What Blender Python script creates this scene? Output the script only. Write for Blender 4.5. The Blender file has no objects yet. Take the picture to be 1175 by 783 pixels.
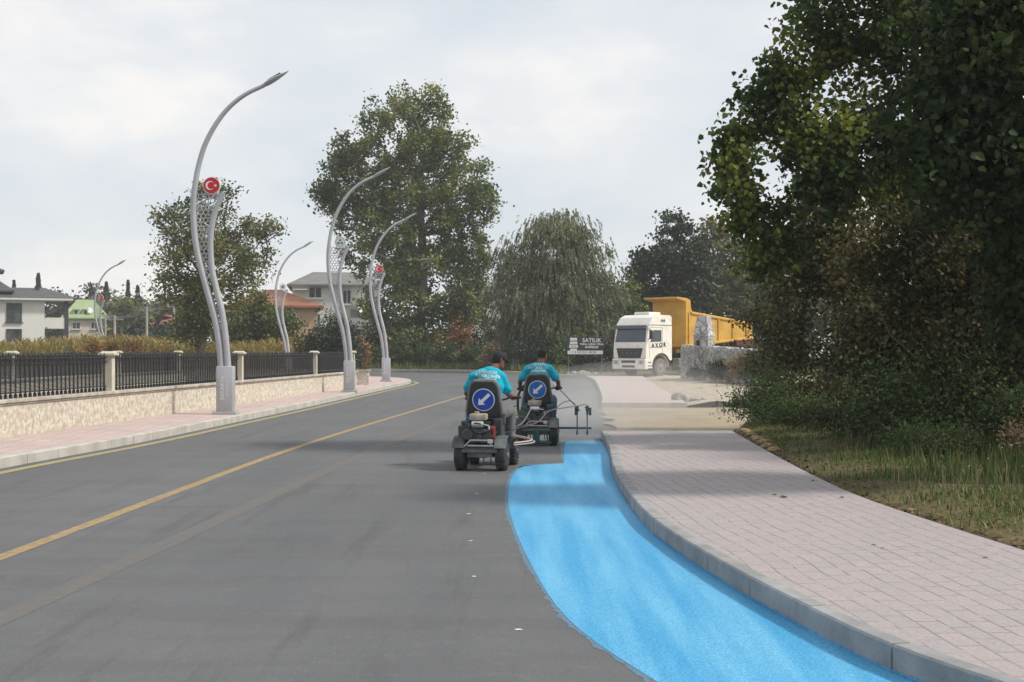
import bpy, bmesh, math, random
import numpy as np
from mathutils import Vector, Matrix, noise as mnoise
from mathutils.bvhtree import BVHTree
PI = math.pi
R = math.radians
C = bpy.context.scene.collection
SC = bpy.context.scene

# ---------------------------------------------------------------- camera
CAMZ = 1.65
FPX = 1500.0
cam_d = bpy.data.cameras.new('camera')
cam = bpy.data.objects.new('camera', cam_d); C.objects.link(cam)
cam.location = (0, 0, CAMZ); cam.rotation_euler = (PI/2, 0, 0)
cam_d.sensor_fit = 'HORIZONTAL'; cam_d.sensor_width = 36
cam_d.lens = 36*FPX/1175.0
cam_d.shift_y = 10.5/1175.0
cam_d.clip_end = 8000; cam_d.clip_start = 0.1
SC.camera = cam

# ---------------------------------------------------------------- light
SUN_EL, SUN_AZ = R(46), R(100)      # azimuth clockwise from +Y: the sun stands to the right, a little behind
world = bpy.data.worlds.new('World'); SC.world = world
world.use_nodes = True
nt = world.node_tree; nt.nodes.clear()
def N(t, kind, **kw):
    n = t.nodes.new(kind)
    for k, v in kw.items(): setattr(n, k, v)
    return n
sky = N(nt, 'ShaderNodeTexSky', sky_type='NISHITA', sun_disc=False, sun_elevation=SUN_EL, sun_rotation=SUN_AZ,
        air_density=1.0, dust_density=3.0, ozone_density=1.5)
tc = N(nt, 'ShaderNodeTexCoord'); mp = N(nt, 'ShaderNodeMapping')
mp.inputs['Scale'].default_value = (1.0, 1.0, 2.2); mp.inputs['Location'].default_value = (0.35, 0.2, 0.1)
nz = N(nt, 'ShaderNodeTexNoise'); nz.inputs['Scale'].default_value = 4.2; nz.inputs['Detail'].default_value = 6; nz.inputs['Roughness'].default_value = .52
cr = N(nt, 'ShaderNodeValToRGB')
cr.color_ramp.elements[0].position = .36; cr.color_ramp.elements[0].color = (6.9, 7.45, 8.0, 1)
cr.color_ramp.elements[1].position = .72; cr.color_ramp.elements[1].color = (11.0, 10.3, 9.6, 1)
e = cr.color_ramp.elements.new(.52); e.color = (8.0, 8.3, 8.6, 1)
mx = N(nt, 'ShaderNodeMix', data_type='RGBA'); mx.inputs[0].default_value = .86
bg = N(nt, 'ShaderNodeBackground'); bg.inputs['Strength'].default_value = .092
wo = N(nt, 'ShaderNodeOutputWorld')
nt.links.new(tc.outputs['Generated'], mp.inputs[0]); nt.links.new(mp.outputs[0], nz.inputs['Vector'])
nt.links.new(nz.outputs[0], cr.inputs[0]); nt.links.new(sky.outputs[0], mx.inputs[6]); nt.links.new(cr.outputs[0], mx.inputs[7])
nt.links.new(mx.outputs[2], bg.inputs[0]); nt.links.new(bg.outputs[0], wo.inputs[0])
sd = bpy.data.lights.new('sun', 'SUN'); sd.energy = 3.0; sd.angle = R(6); sd.color = (1, .93, .82)
sun = bpy.data.objects.new('sun', sd); C.objects.link(sun)
sdir = Vector((math.sin(SUN_AZ)*math.cos(SUN_EL), math.cos(SUN_AZ)*math.cos(SUN_EL), math.sin(SUN_EL)))
sun.rotation_euler = sdir.to_track_quat('Z', 'Y').to_euler()
vs = SC.view_settings
SC.display_settings.display_device = 'sRGB'
vs.view_transform = 'Standard'; vs.look = 'None'; vs.exposure = 0.26; vs.gamma = 1; vs.use_curve_mapping = False
SC.render.engine = 'CYCLES'
SC.cycles.use_denoising = True
SC.cycles.max_bounces = 5; SC.cycles.diffuse_bounces = 3; SC.cycles.glossy_bounces = 2
SC.cycles.transmission_bounces = 3; SC.cycles.transparent_max_bounces = 8; SC.cycles.volume_bounces = 1
SC.cycles.sample_clamp_indirect = 4

# ---------------------------------------------------------------- helpers
def at(px, py, Y):
    return Vector(((px-587.5)/FPX*Y, Y, CAMZ+(402-py)/FPX*Y))
def gx(px, Y): return (px-587.5)/FPX*Y

class MB:
    """collects shapes, builds ONE mesh object"""
    def __init__(s): s.v=[]; s.f=[]; s.m=[]; s.M=None
    def add(s, vs, fs, mi=0, M=None):
        o=len(s.v)
        for p in vs:
            p=Vector(p)
            if M is not None: p=M@p
            if s.M is not None: p=s.M@p
            s.v.append(tuple(p))
        for f in fs: s.f.append(tuple(i+o for i in f)); s.m.append(mi)
        return s
    def box(s, c, d, mi=0, rot=None, taper=1.0):
        x,y,z=[a/2 for a in d]; vs=[]
        for sz in (-1,1):
            t = taper if sz>0 else 1
            for sx,sy in ((-1,-1),(1,-1),(1,1),(-1,1)): vs.append(Vector((sx*x*t, sy*y*t, sz*z)))
        if rot is not None: vs=[rot@p for p in vs]
        vs=[p+Vector(c) for p in vs]
        return s.add(vs, [(3,2,1,0),(4,5,6,7),(0,1,5,4),(1,2,6,5),(2,3,7,6),(3,0,4,7)], mi)
    def rbox(s, c, d, r=.02, mi=0, rot=None):
        """box with chamfered edges"""
        x,y,z=[a/2 for a in d]; r=min(r,x*.9,y*.9,z*.9)
        bm=bmesh.new(); bmesh.ops.create_cube(bm,size=1)
        for v in bm.verts: v.co=Vector((v.co.x*2*x, v.co.y*2*y, v.co.z*2*z))
        bmesh.ops.bevel(bm, geom=bm.edges[:], offset=r, segments=2, profile=.5, affect='EDGES')
        bm.verts.index_update()
        vs=[v.co.copy() for v in bm.verts]; fs=[[v.index for v in f.verts] for f in bm.faces]; bm.free()
        if rot is not None: vs=[rot@p for p in vs]
        return s.add([p+Vector(c) for p in vs], fs, mi)
    def tube(s, pts, rad, n=8, mi=0, cap=True, flat=None):
        pts=[Vector(p) for p in pts]; k=len(pts)
        rad = rad if isinstance(rad,(list,tuple)) else [rad]*k
        vs=[]; fs=[]
        up=Vector((0,0,1)); prev=None
        for i in range(k):
            d=(pts[min(i+1,k-1)]-pts[max(i-1,0)])
            if d.length<1e-9: d=Vector((0,0,1))
            d.normalize()
            if prev is None:
                a=d.cross(up)
                if a.length<.05: a=d.cross(Vector((1,0,0)))
                a.normalize()
            else:
                a=prev-d*prev.dot(d); a.normalize()
            prev=a; b=d.cross(a)
            r=rad[i]; ra,rb=(r if isinstance(r,(tuple,list)) else (r,r))
            for j in range(n):
                t=2*PI*j/n; vs.append(pts[i]+a*math.cos(t)*ra+b*math.sin(t)*rb)
        for i in range(k-1):
            for j in range(n):
                j2=(j+1)%n; fs.append((i*n+j,i*n+j2,(i+1)*n+j2,(i+1)*n+j))
        if cap: fs.append(tuple(reversed(range(n)))); fs.append(tuple((k-1)*n+j for j in range(n)))
        return s.add(vs, fs, mi)
    def lathe(s, c, axis, prof, n=24, mi=0):
        """prof: (offset along axis, radius)"""
        ax=Vector(axis).normalized(); a=ax.cross(Vector((0,0,1)))
        if a.length<.05: a=ax.cross(Vector((1,0,0)))
        a.normalize(); b=ax.cross(a); vs=[]; fs=[]
        for h,r in prof:
            for j in range(n):
                t=2*PI*j/n; vs.append(Vector(c)+ax*h+(a*math.cos(t)+b*math.sin(t))*max(r,1e-4))
        k=len(prof)
        for i in range(k-1):
            for j in range(n):
                j2=(j+1)%n; fs.append((i*n+j,i*n+j2,(i+1)*n+j2,(i+1)*n+j))
        fs.append(tuple(reversed(range(n)))); fs.append(tuple((k-1)*n+j for j in range(n)))
        return s.add(vs, fs, mi)
    def prism(s, poly, M, depth, mi=0):
        """2D poly (x,y) extruded along +z by depth, placed by matrix M"""
        n=len(poly); vs=[M@Vector((x,y,0)) for x,y in poly]+[M@Vector((x,y,depth)) for x,y in poly]
        fs=[tuple(reversed(range(n))), tuple(range(n,2*n))]+[(i,(i+1)%n,n+(i+1)%n,n+i) for i in range(n)]
        return s.add(vs, fs, mi)
    def build(s, name, mats, parent=None, smooth=False, bevel=0, jitter=0):
        me=bpy.data.meshes.new(name); me.from_pydata(s.v, [], s.f)
        if not isinstance(mats,(list,tuple)): mats=[mats]
        for m in mats: me.materials.append(m)
        if len(mats)>1: me.polygons.foreach_set('material_index', s.m)
        bm=bmesh.new(); bm.from_mesh(me); bmesh.ops.recalc_face_normals(bm, faces=bm.faces[:]); bm.to_mesh(me); bm.free()
        if smooth:
            me.polygons.foreach_set('use_smooth',[True]*len(me.polygons))
            try: me.set_sharp_from_angle(angle=R(40))
            except Exception: pass
        me.update()
        o=bpy.data.objects.new(name, me); C.objects.link(o)
        if parent: o.parent=parent
        if bevel:
            b=o.modifiers.new('bevel','BEVEL'); b.width=bevel; b.segments=2; b.limit_method='ANGLE'; b.angle_limit=R(40)
        return o

def npmesh(name, V, F, mats, parent=None, attrs=None, smooth=False):
    V=np.asarray(V,dtype=np.float32).reshape(-1,3); F=np.asarray(F,dtype=np.int32)
    me=bpy.data.meshes.new(name)
    me.vertices.add(len(V)); me.vertices.foreach_set('co', V.ravel())
    k=F.shape[1]; me.loops.add(F.size); me.loops.foreach_set('vertex_index', F.ravel())
    me.polygons.add(len(F)); me.polygons.foreach_set('loop_start', np.arange(0,F.size,k,dtype=np.int32))
    if smooth: me.polygons.foreach_set('use_smooth', np.ones(len(F),dtype=bool))
    for nme,arr in (attrs or {}).items():
        a=me.attributes.new(nme,'FLOAT','POINT'); a.data.foreach_set('value', np.asarray(arr,dtype=np.float32))
    me.update(calc_edges=True); me.validate()
    if not isinstance(mats,(list,tuple)): mats=[mats]
    for m in mats: me.materials.append(m)
    o=bpy.data.objects.new(name, me); C.objects.link(o)
    if parent: o.parent=parent
    return o

def tag(o, label=None, cat=None, group=None, kind=None):
    if label: o['label']=label
    if cat: o['category']=cat
    if group: o['group']=group
    if kind: o['kind']=kind
    return o
def thing(name, label, cat, loc=(0,0,0), rz=0, group=None):
    o=bpy.data.objects.new(name,None); C.objects.link(o); o.empty_display_size=.2
    o.location=loc; o.rotation_euler=(0,0,rz)
    return tag(o,label,cat,group)
def copy_tree(o, parent=None):
    c=o.copy(); C.objects.link(c); c.parent=parent
    for ch in list(o.children): copy_tree(ch,c)
    return c
def struct(o): o['kind']='structure'; return o

def catmull(pts, n=8, closed=False):
    pts=[Vector(p) for p in pts]; out=[]; k=len(pts)
    for i in range(k-1):
        p0=pts[max(i-1,0)]; p1=pts[i]; p2=pts[i+1]; p3=pts[min(i+2,k-1)]
        for j in range(n):
            t=j/n; out.append(.5*((2*p1)+(p2-p0)*t+(2*p0-5*p1+4*p2-p3)*t*t+(3*p1-p0-3*p2+p3)*t**3))
    out.append(pts[-1]); return out

# ---------------------------------------------------------------- materials
def newmat(name):
    m=bpy.data.materials.new(name); m.use_nodes=True; m.node_tree.nodes.clear(); return m
def mat(name, col, rough=.7, metal=0, col2=None, nscale=4, ndetail=4, lo=.35, hi=.65, bump=0, bscale=40, spec=.4, coat=0, stretch=None,
        dirt=None, dirt_amt=.5, dirt_scale=1.5):
    m=newmat(name); t=m.node_tree; L=t.links.new
    out=N(t,'ShaderNodeOutputMaterial'); b=N(t,'ShaderNodeBsdfPrincipled')
    b.inputs['Roughness'].default_value=rough; b.inputs['Metallic'].default_value=metal
    b.inputs['Specular IOR Level'].default_value=spec; b.inputs['Coat Weight'].default_value=coat
    L(b.outputs[0],out.inputs[0])
    tc=N(t,'ShaderNodeTexCoord'); vec=tc.outputs['Object']
    if stretch:
        mp=N(t,'ShaderNodeMapping'); mp.inputs['Scale'].default_value=stretch; L(vec,mp.inputs[0]); vec=mp.outputs[0]
    c1=(*col,1); src=None
    if col2 is None: col2=tuple(x*.8 for x in col)
    nz=N(t,'ShaderNodeTexNoise'); nz.inputs['Scale'].default_value=nscale; nz.inputs['Detail'].default_value=ndetail; L(vec,nz.inputs['Vector'])
    rp=N(t,'ShaderNodeMapRange'); rp.inputs['From Min'].default_value=lo; rp.inputs['From Max'].default_value=hi; L(nz.outputs[0],rp.inputs[0])
    mx=N(t,'ShaderNodeMix',data_type='RGBA'); mx.inputs[6].default_value=c1; mx.inputs[7].default_value=(*col2,1); L(rp.outputs[0],mx.inputs[0]); src=mx.outputs[2]
    if dirt is not None:
        n2=N(t,'ShaderNodeTexNoise'); n2.inputs['Scale'].default_value=dirt_scale; n2.inputs['Detail'].default_value=7; n2.inputs['Roughness'].default_value=.65; L(vec,n2.inputs['Vector'])
        r2=N(t,'ShaderNodeMapRange'); r2.inputs['From Min'].default_value=.5; r2.inputs['From Max'].default_value=.75; r2.inputs['To Max'].default_value=dirt_amt; L(n2.outputs[0],r2.inputs[0])
        m2=N(t,'ShaderNodeMix',data_type='RGBA'); L(r2.outputs[0],m2.inputs[0]); L(src,m2.inputs[6]); m2.inputs[7].default_value=(*dirt,1); src=m2.outputs[2]
    L(src,b.inputs['Base Color'])
    if bump:
        n3=N(t,'ShaderNodeTexNoise'); n3.inputs['Scale'].default_value=bscale; n3.inputs['Detail'].default_value=4; L(vec,n3.inputs['Vector'])
        bp=N(t,'ShaderNodeBump'); bp.inputs['Strength'].default_value=bump; bp.inputs['Distance'].default_value=.02; L(n3.outputs[0],bp.inputs['Height']); L(bp.outputs[0],b.inputs['Normal'])
    return m
def glassmat(name, col=(.02,.03,.04), rough=.05):
    return mat(name, col, rough, spec=.9, col2=tuple(x*1.4 for x in col), nscale=2)
def leafmat(name, dark, mid, light, trans=.25, rough=.5, nscale=.35):
    """colour varies leaf to leaf (attribute 'tint') and from bough to bough (object-space noise)"""
    m=newmat(name); t=m.node_tree; L=t.links.new
    out=N(t,'ShaderNodeOutputMaterial'); b=N(t,'ShaderNodeBsdfPrincipled'); b.inputs['Roughness'].default_value=rough; b.inputs['Specular IOR Level'].default_value=.35
    at_=N(t,'ShaderNodeAttribute',attribute_name='tint'); tc=N(t,'ShaderNodeTexCoord')
    nz=N(t,'ShaderNodeTexNoise'); nz.inputs['Scale'].default_value=nscale; nz.inputs['Detail'].default_value=2; L(tc.outputs['Object'],nz.inputs['Vector'])
    ad=N(t,'ShaderNodeMath',operation='MULTIPLY_ADD'); L(nz.outputs[0],ad.inputs[0]); ad.inputs[1].default_value=1.3; ad.inputs[2].default_value=-.65
    sm=N(t,'ShaderNodeMath',operation='ADD'); L(ad.outputs[0],sm.inputs[0]); L(at_.outputs['Fac'],sm.inputs[1])
    cr=N(t,'ShaderNodeValToRGB'); el=cr.color_ramp.elements
    el[0].position=.12; el[0].color=(*dark,1); el[1].position=.92; el[1].color=(*light,1); e=el.new(.5); e.color=(*mid,1)
    L(sm.outputs[0],cr.inputs[0]); L(cr.outputs[0],b.inputs['Base Color'])
    tr=N(t,'ShaderNodeBsdfTranslucent'); L(cr.outputs[0],tr.inputs[0]); ms=N(t,'ShaderNodeMixShader'); ms.inputs[0].default_value=trans
    L(b.outputs[0],ms.inputs[1]); L(tr.outputs[0],ms.inputs[2]); L(ms.outputs[0],out.inputs[0])
    return m

# text as real geometry (Blender's own built-in font)
def text_data(s, size):
    cu=bpy.data.curves.new('t','FONT'); cu.body=s; cu.size=size; cu.align_x='CENTER'; cu.align_y='CENTER'; cu.resolution_u=3
    o=bpy.data.objects.new('t',cu); C.objects.link(o); dg=bpy.context.evaluated_depsgraph_get(); dg.update()
    me=bpy.data.meshes.new_from_object(o.evaluated_get(dg)); bpy.data.objects.remove(o); return me
def lettering(lines, M, material, parent, name='lettering', bold=0, project=None, sx=1.0):
    """lines: (string, size, x, y) in the plane of M (x right, y up, z towards the reader)"""
    V=[]; F=[]
    for s,size,x,y in lines:
        me=text_data(s,size); 
        offs=[(0,0)] if not bold else [(0,0),(bold,0),(-bold,0),(0,bold),(0,-bold)]
        for q,(dx,dy) in enumerate(offs):
            o=len(V); V+= [Vector((v.co.x*sx+x+dx, v.co.y+y+dy, q*.0006)) for v in me.vertices]
            F+= [tuple(i+o for i in p.vertices) for p in me.polygons]
        bpy.data.meshes.remove(me)
    V=[M@p for p in V]
    if project:
        bvh,d,off=project; W=[]
        for p in V:
            h=bvh.ray_cast(p,d); W.append((h[0]-d*off) if h[0] is not None else p+d*.3)
        V=W
    me=bpy.data.meshes.new(name); me.from_pydata([tuple(p) for p in V],[],F); me.materials.append(material); me.update()
    o=bpy.data.objects.new(name,me); C.objects.link(o); o.parent=parent; return o

def loft_into(mb, rings, n=20, mi=0):
    """rings: (center, (rx, ry), frame_x, frame_y)"""
    vs=[]; fs=[]; k=len(rings)
    for c,(a,b),fx,fy in rings:
        for j in range(n):
            t=2*PI*j/n; vs.append(Vector(c)+Vector(fx)*math.cos(t)*a+Vector(fy)*math.sin(t)*b)
    for i in range(k-1):
        for j in range(n):
            j2=(j+1)%n; fs.append((i*n+j,i*n+j2,(i+1)*n+j2,(i+1)*n+j))
    fs.append(tuple(reversed(range(n)))); fs.append(tuple((k-1)*n+j for j in range(n)))
    mb.add(vs,fs,mi)
def remeshed(mb, name, material, parent, voxel=.012, smooth_it=4):
    o=mb.build('tmp',material)
    r=o.modifiers.new('r','REMESH'); r.mode='VOXEL'; r.voxel_size=voxel; r.use_smooth_shade=True
    s=o.modifiers.new('s','SMOOTH'); s.iterations=smooth_it; s.factor=.5
    dg=bpy.context.evaluated_depsgraph_get(); dg.update()
    me=bpy.data.meshes.new_from_object(o.evaluated_get(dg)); bpy.data.objects.remove(o)
    me.name=name; me.polygons.foreach_set('use_smooth',[True]*len(me.polygons))
    if not me.materials: me.materials.append(material)
    q=bpy.data.objects.new(name,me); C.objects.link(q)
    if parent: q.parent=parent
    return q
def nz2(x,y,s,sd=0): return mnoise.noise(Vector((x*s,y*s,sd)))
# ---------------------------------------------------------------- setting materials
def asphalt_mat():
    m=newmat('asphalt'); t=m.node_tree; L=t.links.new
    out=N(t,'ShaderNodeOutputMaterial'); b=N(t,'ShaderNodeBsdfPrincipled'); L(b.outputs[0],out.inputs[0]); b.inputs['Roughness'].default_value=.82; b.inputs['Specular IOR Level'].default_value=.35
    tc=N(t,'ShaderNodeTexCoord')
    def noise(scale, det=4, st=None, ro=.6):
        v=tc.outputs['Object']
        if st: mp=N(t,'ShaderNodeMapping'); mp.inputs['Scale'].default_value=st; L(v,mp.inputs[0]); v=mp.outputs[0]
        n=N(t,'ShaderNodeTexNoise'); n.inputs['Scale'].default_value=scale; n.inputs['Detail'].default_value=det; n.inputs['Roughness'].default_value=ro; L(v,n.inputs['Vector']); return n.outputs[0]
    def rng(s,a,b_,c=0,d=1):
        r=N(t,'ShaderNodeMapRange'); r.inputs[1].default_value=a; r.inputs[2].default_value=b_; r.inputs[3].default_value=c; r.inputs[4].default_value=d; L(s,r.inputs[0]); return r.outputs[0]
    def mix(f,a,b_,mode='MIX'):
        x=N(t,'ShaderNodeMix',data_type='RGBA',blend_type=mode)
        for i,q in ((0,f),(6,a),(7,b_)):
            if isinstance(q,(int,float)): x.inputs[i].default_value=q
            elif isinstance(q,tuple): x.inputs[i].default_value=(*q,1)
            else: L(q,x.inputs[i])
        return x.outputs[2]
    base=mix(rng(noise(.35,3,(1.6,.35,1)),.35,.65),(.098,.103,.111),(.128,.132,.139))
    base=mix(rng(noise(.9,5,(.4,2.2,1)),.42,.7,0,.5),base,(.082,.083,.086))      # paver passes, laid across
    base=mix(rng(noise(7,5),.55,.8,0,.45),base,(.18,.175,.168))                    # dusty patches
    base=mix(rng(noise(1.3,6,(2.6,.22,1),.7),.53,.70,0,.7),base,(.070,.071,.074))     # tyre scuffs along the road
    base=mix(rng(noise(38,3),.35,.65,0,1),base,base) if False else base
    g2=noise(42,3); base=mix(rng(g2,.56,.72,0,.35),base,(.21,.205,.20)); base=mix(rng(g2,.30,.44,.4,0),base,(.075,.075,.076))
    gr=noise(110,2); base=mix(rng(gr,.58,.75,0,.5),base,(.26,.255,.25)); base=mix(rng(gr,.28,.42,.6,0),base,(.045,.045,.047))
    L(base,b.inputs['Base Color'])
    bp=N(t,'ShaderNodeBump'); bp.inputs['Strength'].default_value=.45; bp.inputs['Distance'].default_value=.008; L(gr,bp.inputs['Height']); L(bp.outputs[0],b.inputs['Normal'])
    return m
def sheet_mat(name, col, under, wear=(.45,.62), wscale=9, grain=110, rough=.8, col2=None, st=(1,1,1)):
    """paint on asphalt: worn through to what lies below by noise"""
    m=newmat(name); t=m.node_tree; L=t.links.new
    out=N(t,'ShaderNodeOutputMaterial'); b=N(t,'ShaderNodeBsdfPrincipled'); L(b.outputs[0],out.inputs[0]); b.inputs['Roughness'].default_value=rough; b.inputs['Specular IOR Level'].default_value=.3
    tc=N(t,'ShaderNodeTexCoord'); mp=N(t,'ShaderNodeMapping'); mp.inputs['Scale'].default_value=st; L(tc.outputs['Object'],mp.inputs[0])
    n1=N(t,'ShaderNodeTexNoise'); n1.inputs['Scale'].default_value=wscale; n1.inputs['Detail'].default_value=8; n1.inputs['Roughness'].default_value=.7; L(tc.outputs['Object'],n1.inputs['Vector'])
    n0=N(t,'ShaderNodeTexNoise'); n0.inputs['Scale'].default_value=1.1; n0.inputs['Detail'].default_value=5; L(mp.outputs[0],n0.inputs['Vector'])
    r0=N(t,'ShaderNodeMapRange'); r0.inputs[1].default_value=.35; r0.inputs[2].default_value=.68; L(n0.outputs[0],r0.inputs[0])
    mx=N(t,'ShaderNodeMix',data_type='RGBA'); mx.inputs[6].default_value=(*col,1); mx.inputs[7].default_value=(*(col2 or col),1); L(r0.outputs[0],mx.inputs[0])
    g=N(t,'ShaderNodeTexNoise'); g.inputs['Scale'].default_value=grain; g.inputs['Detail'].default_value=2; L(tc.outputs['Object'],g.inputs['Vector'])
    rg=N(t,'ShaderNodeMapRange'); rg.inputs[1].default_value=.3; rg.inputs[2].default_value=.7; rg.inputs[3].default_value=.66; rg.inputs[4].default_value=1.26; L(g.outputs[0],rg.inputs[0])
    vm=N(t,'ShaderNodeVectorMath',operation='SCALE'); L(mx.outputs[2],vm.inputs[0]); L(rg.outputs[0],vm.inputs['Scale'])
    r1=N(t,'ShaderNodeMapRange'); r1.inputs[1].default_value=wear[0]; r1.inputs[2].default_value=wear[1]; L(n1.outputs[0],r1.inputs[0])
    m2=N(t,'ShaderNodeMix',data_type='RGBA'); L(r1.outputs[0],m2.inputs[0]); L(vm.outputs[0],m2.inputs[6]); m2.inputs[7].default_value=(*under,1)
    L(m2.outputs[2],b.inputs['Base Color'])
    bp=N(t,'ShaderNodeBump'); bp.inputs['Strength'].default_value=.4; bp.inputs['Distance'].default_value=.008; L(g.outputs[0],bp.inputs['Height']); L(bp.outputs[0],b.inputs['Normal'])
    return m
def paver_mat(name, c1, c2, mortar, rot=R(86), w=.40, h=.30, off=(0,0,0)):
    m=newmat(name); t=m.node_tree; L=t.links.new
    out=N(t,'ShaderNodeOutputMaterial'); b=N(t,'ShaderNodeBsdfPrincipled'); L(b.outputs[0],out.inputs[0]); b.inputs['Roughness'].default_value=.85; b.inputs['Specular IOR Level'].default_value=.3
    tc=N(t,'ShaderNodeTexCoord'); mp=N(t,'ShaderNodeMapping'); mp.inputs['Rotation'].default_value=(0,0,rot); mp.inputs['Location'].default_value=off
    # rows bend a little, as laid by hand
    nw=N(t,'ShaderNodeTexNoise'); nw.inputs['Scale'].default_value=.5; L(tc.outputs['Object'],nw.inputs['Vector'])
    va=N(t,'ShaderNodeVectorMath',operation='MULTIPLY_ADD'); L(nw.outputs['Color'],va.inputs[0]); va.inputs[1].default_value=(.22,.22,0); L(tc.outputs['Object'],va.inputs[2])
    L(va.outputs[0],mp.inputs[0])
    br=N(t,'ShaderNodeTexBrick'); br.inputs['Scale'].default_value=1; br.inputs['Brick Width'].default_value=w; br.inputs['Row Height'].default_value=h
    br.inputs['Mortar Size'].default_value=.008; br.inputs['Mortar Smooth'].default_value=.3; br.inputs['Bias'].default_value=0
    br.inputs['Color1'].default_value=(*c1,1); br.inputs['Color2'].default_value=(*c2,1); br.inputs['Mortar'].default_value=(*mortar,1); L(mp.outputs[0],br.inputs[0])
    n1=N(t,'ShaderNodeTexNoise'); n1.inputs['Scale'].default_value=1.2; n1.inputs['Detail'].default_value=6; L(tc.outputs['Object'],n1.inputs['Vector'])
    # joints are partly filled with sand: mix back the plain paver colour by noise
    n2=N(t,'ShaderNodeTexNoise'); n2.inputs['Scale'].default_value=5.5; n2.inputs['Detail'].default_value=5; L(tc.outputs['Object'],n2.inputs['Vector'])
    r2=N(t,'ShaderNodeMapRange'); r2.inputs[1].default_value=.50; r2.inputs[2].default_value=.62; L(n2.outputs[0],r2.inputs[0])
    mf=N(t,'ShaderNodeMath',operation='MULTIPLY'); L(br.outputs['Fac'],mf.inputs[0]); L(r2.outputs[0],mf.inputs[1])
    avg=tuple((a+b_)/2 for a,b_ in zip(c1,c2))
    mj=N(t,'ShaderNodeMix',data_type='RGBA'); L(mf.outputs[0],mj.inputs[0]); L(br.outputs['Color'],mj.inputs[6]); mj.inputs[7].default_value=(*avg,1)
    r1=N(t,'ShaderNodeMapRange'); r1.inputs[1].default_value=.35; r1.inputs[2].default_value=.7; r1.inputs[4].default_value=.55; L(n1.outputs[0],r1.inputs[0])
    m1=N(t,'ShaderNodeMix',data_type='RGBA'); L(r1.outputs[0],m1.inputs[0]); L(mj.outputs[2],m1.inputs[6]); m1.inputs[7].default_value=(.34,.31,.30,1)
    g=N(t,'ShaderNodeTexNoise'); g.inputs['Scale'].default_value=60; g.inputs['Detail'].default_value=3; L(tc.outputs['Object'],g.inputs['Vector'])
    rg=N(t,'ShaderNodeMapRange'); rg.inputs[1].default_value=.3; rg.inputs[2].default_value=.7; rg.inputs[3].default_value=.85; rg.inputs[4].default_value=1.12; L(g.outputs[0],rg.inputs[0])
    vm=N(t,'ShaderNodeVectorMath',operation='SCALE'); L(m1.outputs[2],vm.inputs[0]); L(rg.outputs[0],vm.inputs['Scale']); L(vm.outputs[0],b.inputs['Base Color'])
    iv=N(t,'ShaderNodeMath',operation='SUBTRACT'); iv.inputs[0].default_value=1; L(mf.outputs[0],iv.inputs[1])
    bp=N(t,'ShaderNodeBump'); bp.inputs['Strength'].default_value=.5; bp.inputs['Distance'].default_value=.006; L(iv.outputs[0],bp.inputs['Height']); L(bp.outputs[0],b.inputs['Normal'])
    return m

M_asph=asphalt_mat()
M_ground=mat('dry_grass_ground',(.09,.10,.04),.95,col2=(.15,.12,.065),nscale=.25,ndetail=8,bump=.5,bscale=6,spec=.1,dirt=(.07,.085,.03),dirt_scale=1.3)
M_paver=paver_mat('pink_pavers',(.375,.325,.33),(.335,.31,.32),(.195,.17,.165),w=.3,h=.15)
M_paver2=paver_mat('rose_pavers',(.58,.42,.39),(.50,.41,.385),(.22,.17,.15),w=.3,h=.3)
M_kerb=mat('kerb_concrete',(.33,.335,.34),.85,col2=(.22,.23,.235),nscale=2.5,ndetail=7,bump=.35,bscale=30,dirt=(.15,.14,.13),dirt_scale=3,dirt_amt=.6)
M_kerb_l=mat('light_kerb_stone',(.50,.48,.44),.85,col2=(.38,.36,.33),nscale=2.5,ndetail=7,bump=.3,bscale=30)
M_yel=sheet_mat('yellow_marking',(.36,.26,.13),(.17,.15,.12),(.44,.66),rough=.75,col2=(.38,.25,.10))
M_yel_old=sheet_mat('old_yellow_marking',(.178,.148,.112),(.124,.123,.123),(.28,.52),rough=.8)
M_yel_edge=sheet_mat('edge_marking',(.37,.31,.15),(.17,.165,.14),(.46,.7),rough=.75)
M_over=sheet_mat('blue_overspray',(.075,.24,.40),(.135,.134,.136),(.40,.58),wscale=22,rough=.8)
M_blue=sheet_mat('fresh_blue_paint',(.048,.30,.56),(.035,.19,.38),(.60,.80),wscale=5,grain=80,rough=.62,col2=(.125,.41,.65),st=(4.5,.30,1))
M_sand=mat('sandy_dirt',(.36,.30,.21),.95,col2=(.27,.225,.16),nscale=.8,ndetail=8,bump=.5,bscale=25,spec=.15,stretch=(1,1,1),dirt=(.42,.37,.29),dirt_scale=5)
M_gravel=mat('pale_rubble',(.46,.40,.32),.95,col2=(.30,.26,.20),nscale=5,ndetail=8,bump=.9,bscale=9,spec=.15)
M_soil=mat('verge_soil',(.085,.085,.035),.95,col2=(.15,.115,.07),nscale=1.4,ndetail=8,bump=.8,bscale=12,spec=.1)
M_conc=mat('canal_concrete',(.24,.235,.22),.9,col2=(.13,.13,.12),nscale=.8,ndetail=8,bump=.3,bscale=10,stretch=(1,1,.3))
M_water=mat('canal_water',(.03,.035,.025),.12,col2=(.05,.05,.035),nscale=.5,bump=.1,bscale=3,spec=.6)

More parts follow.
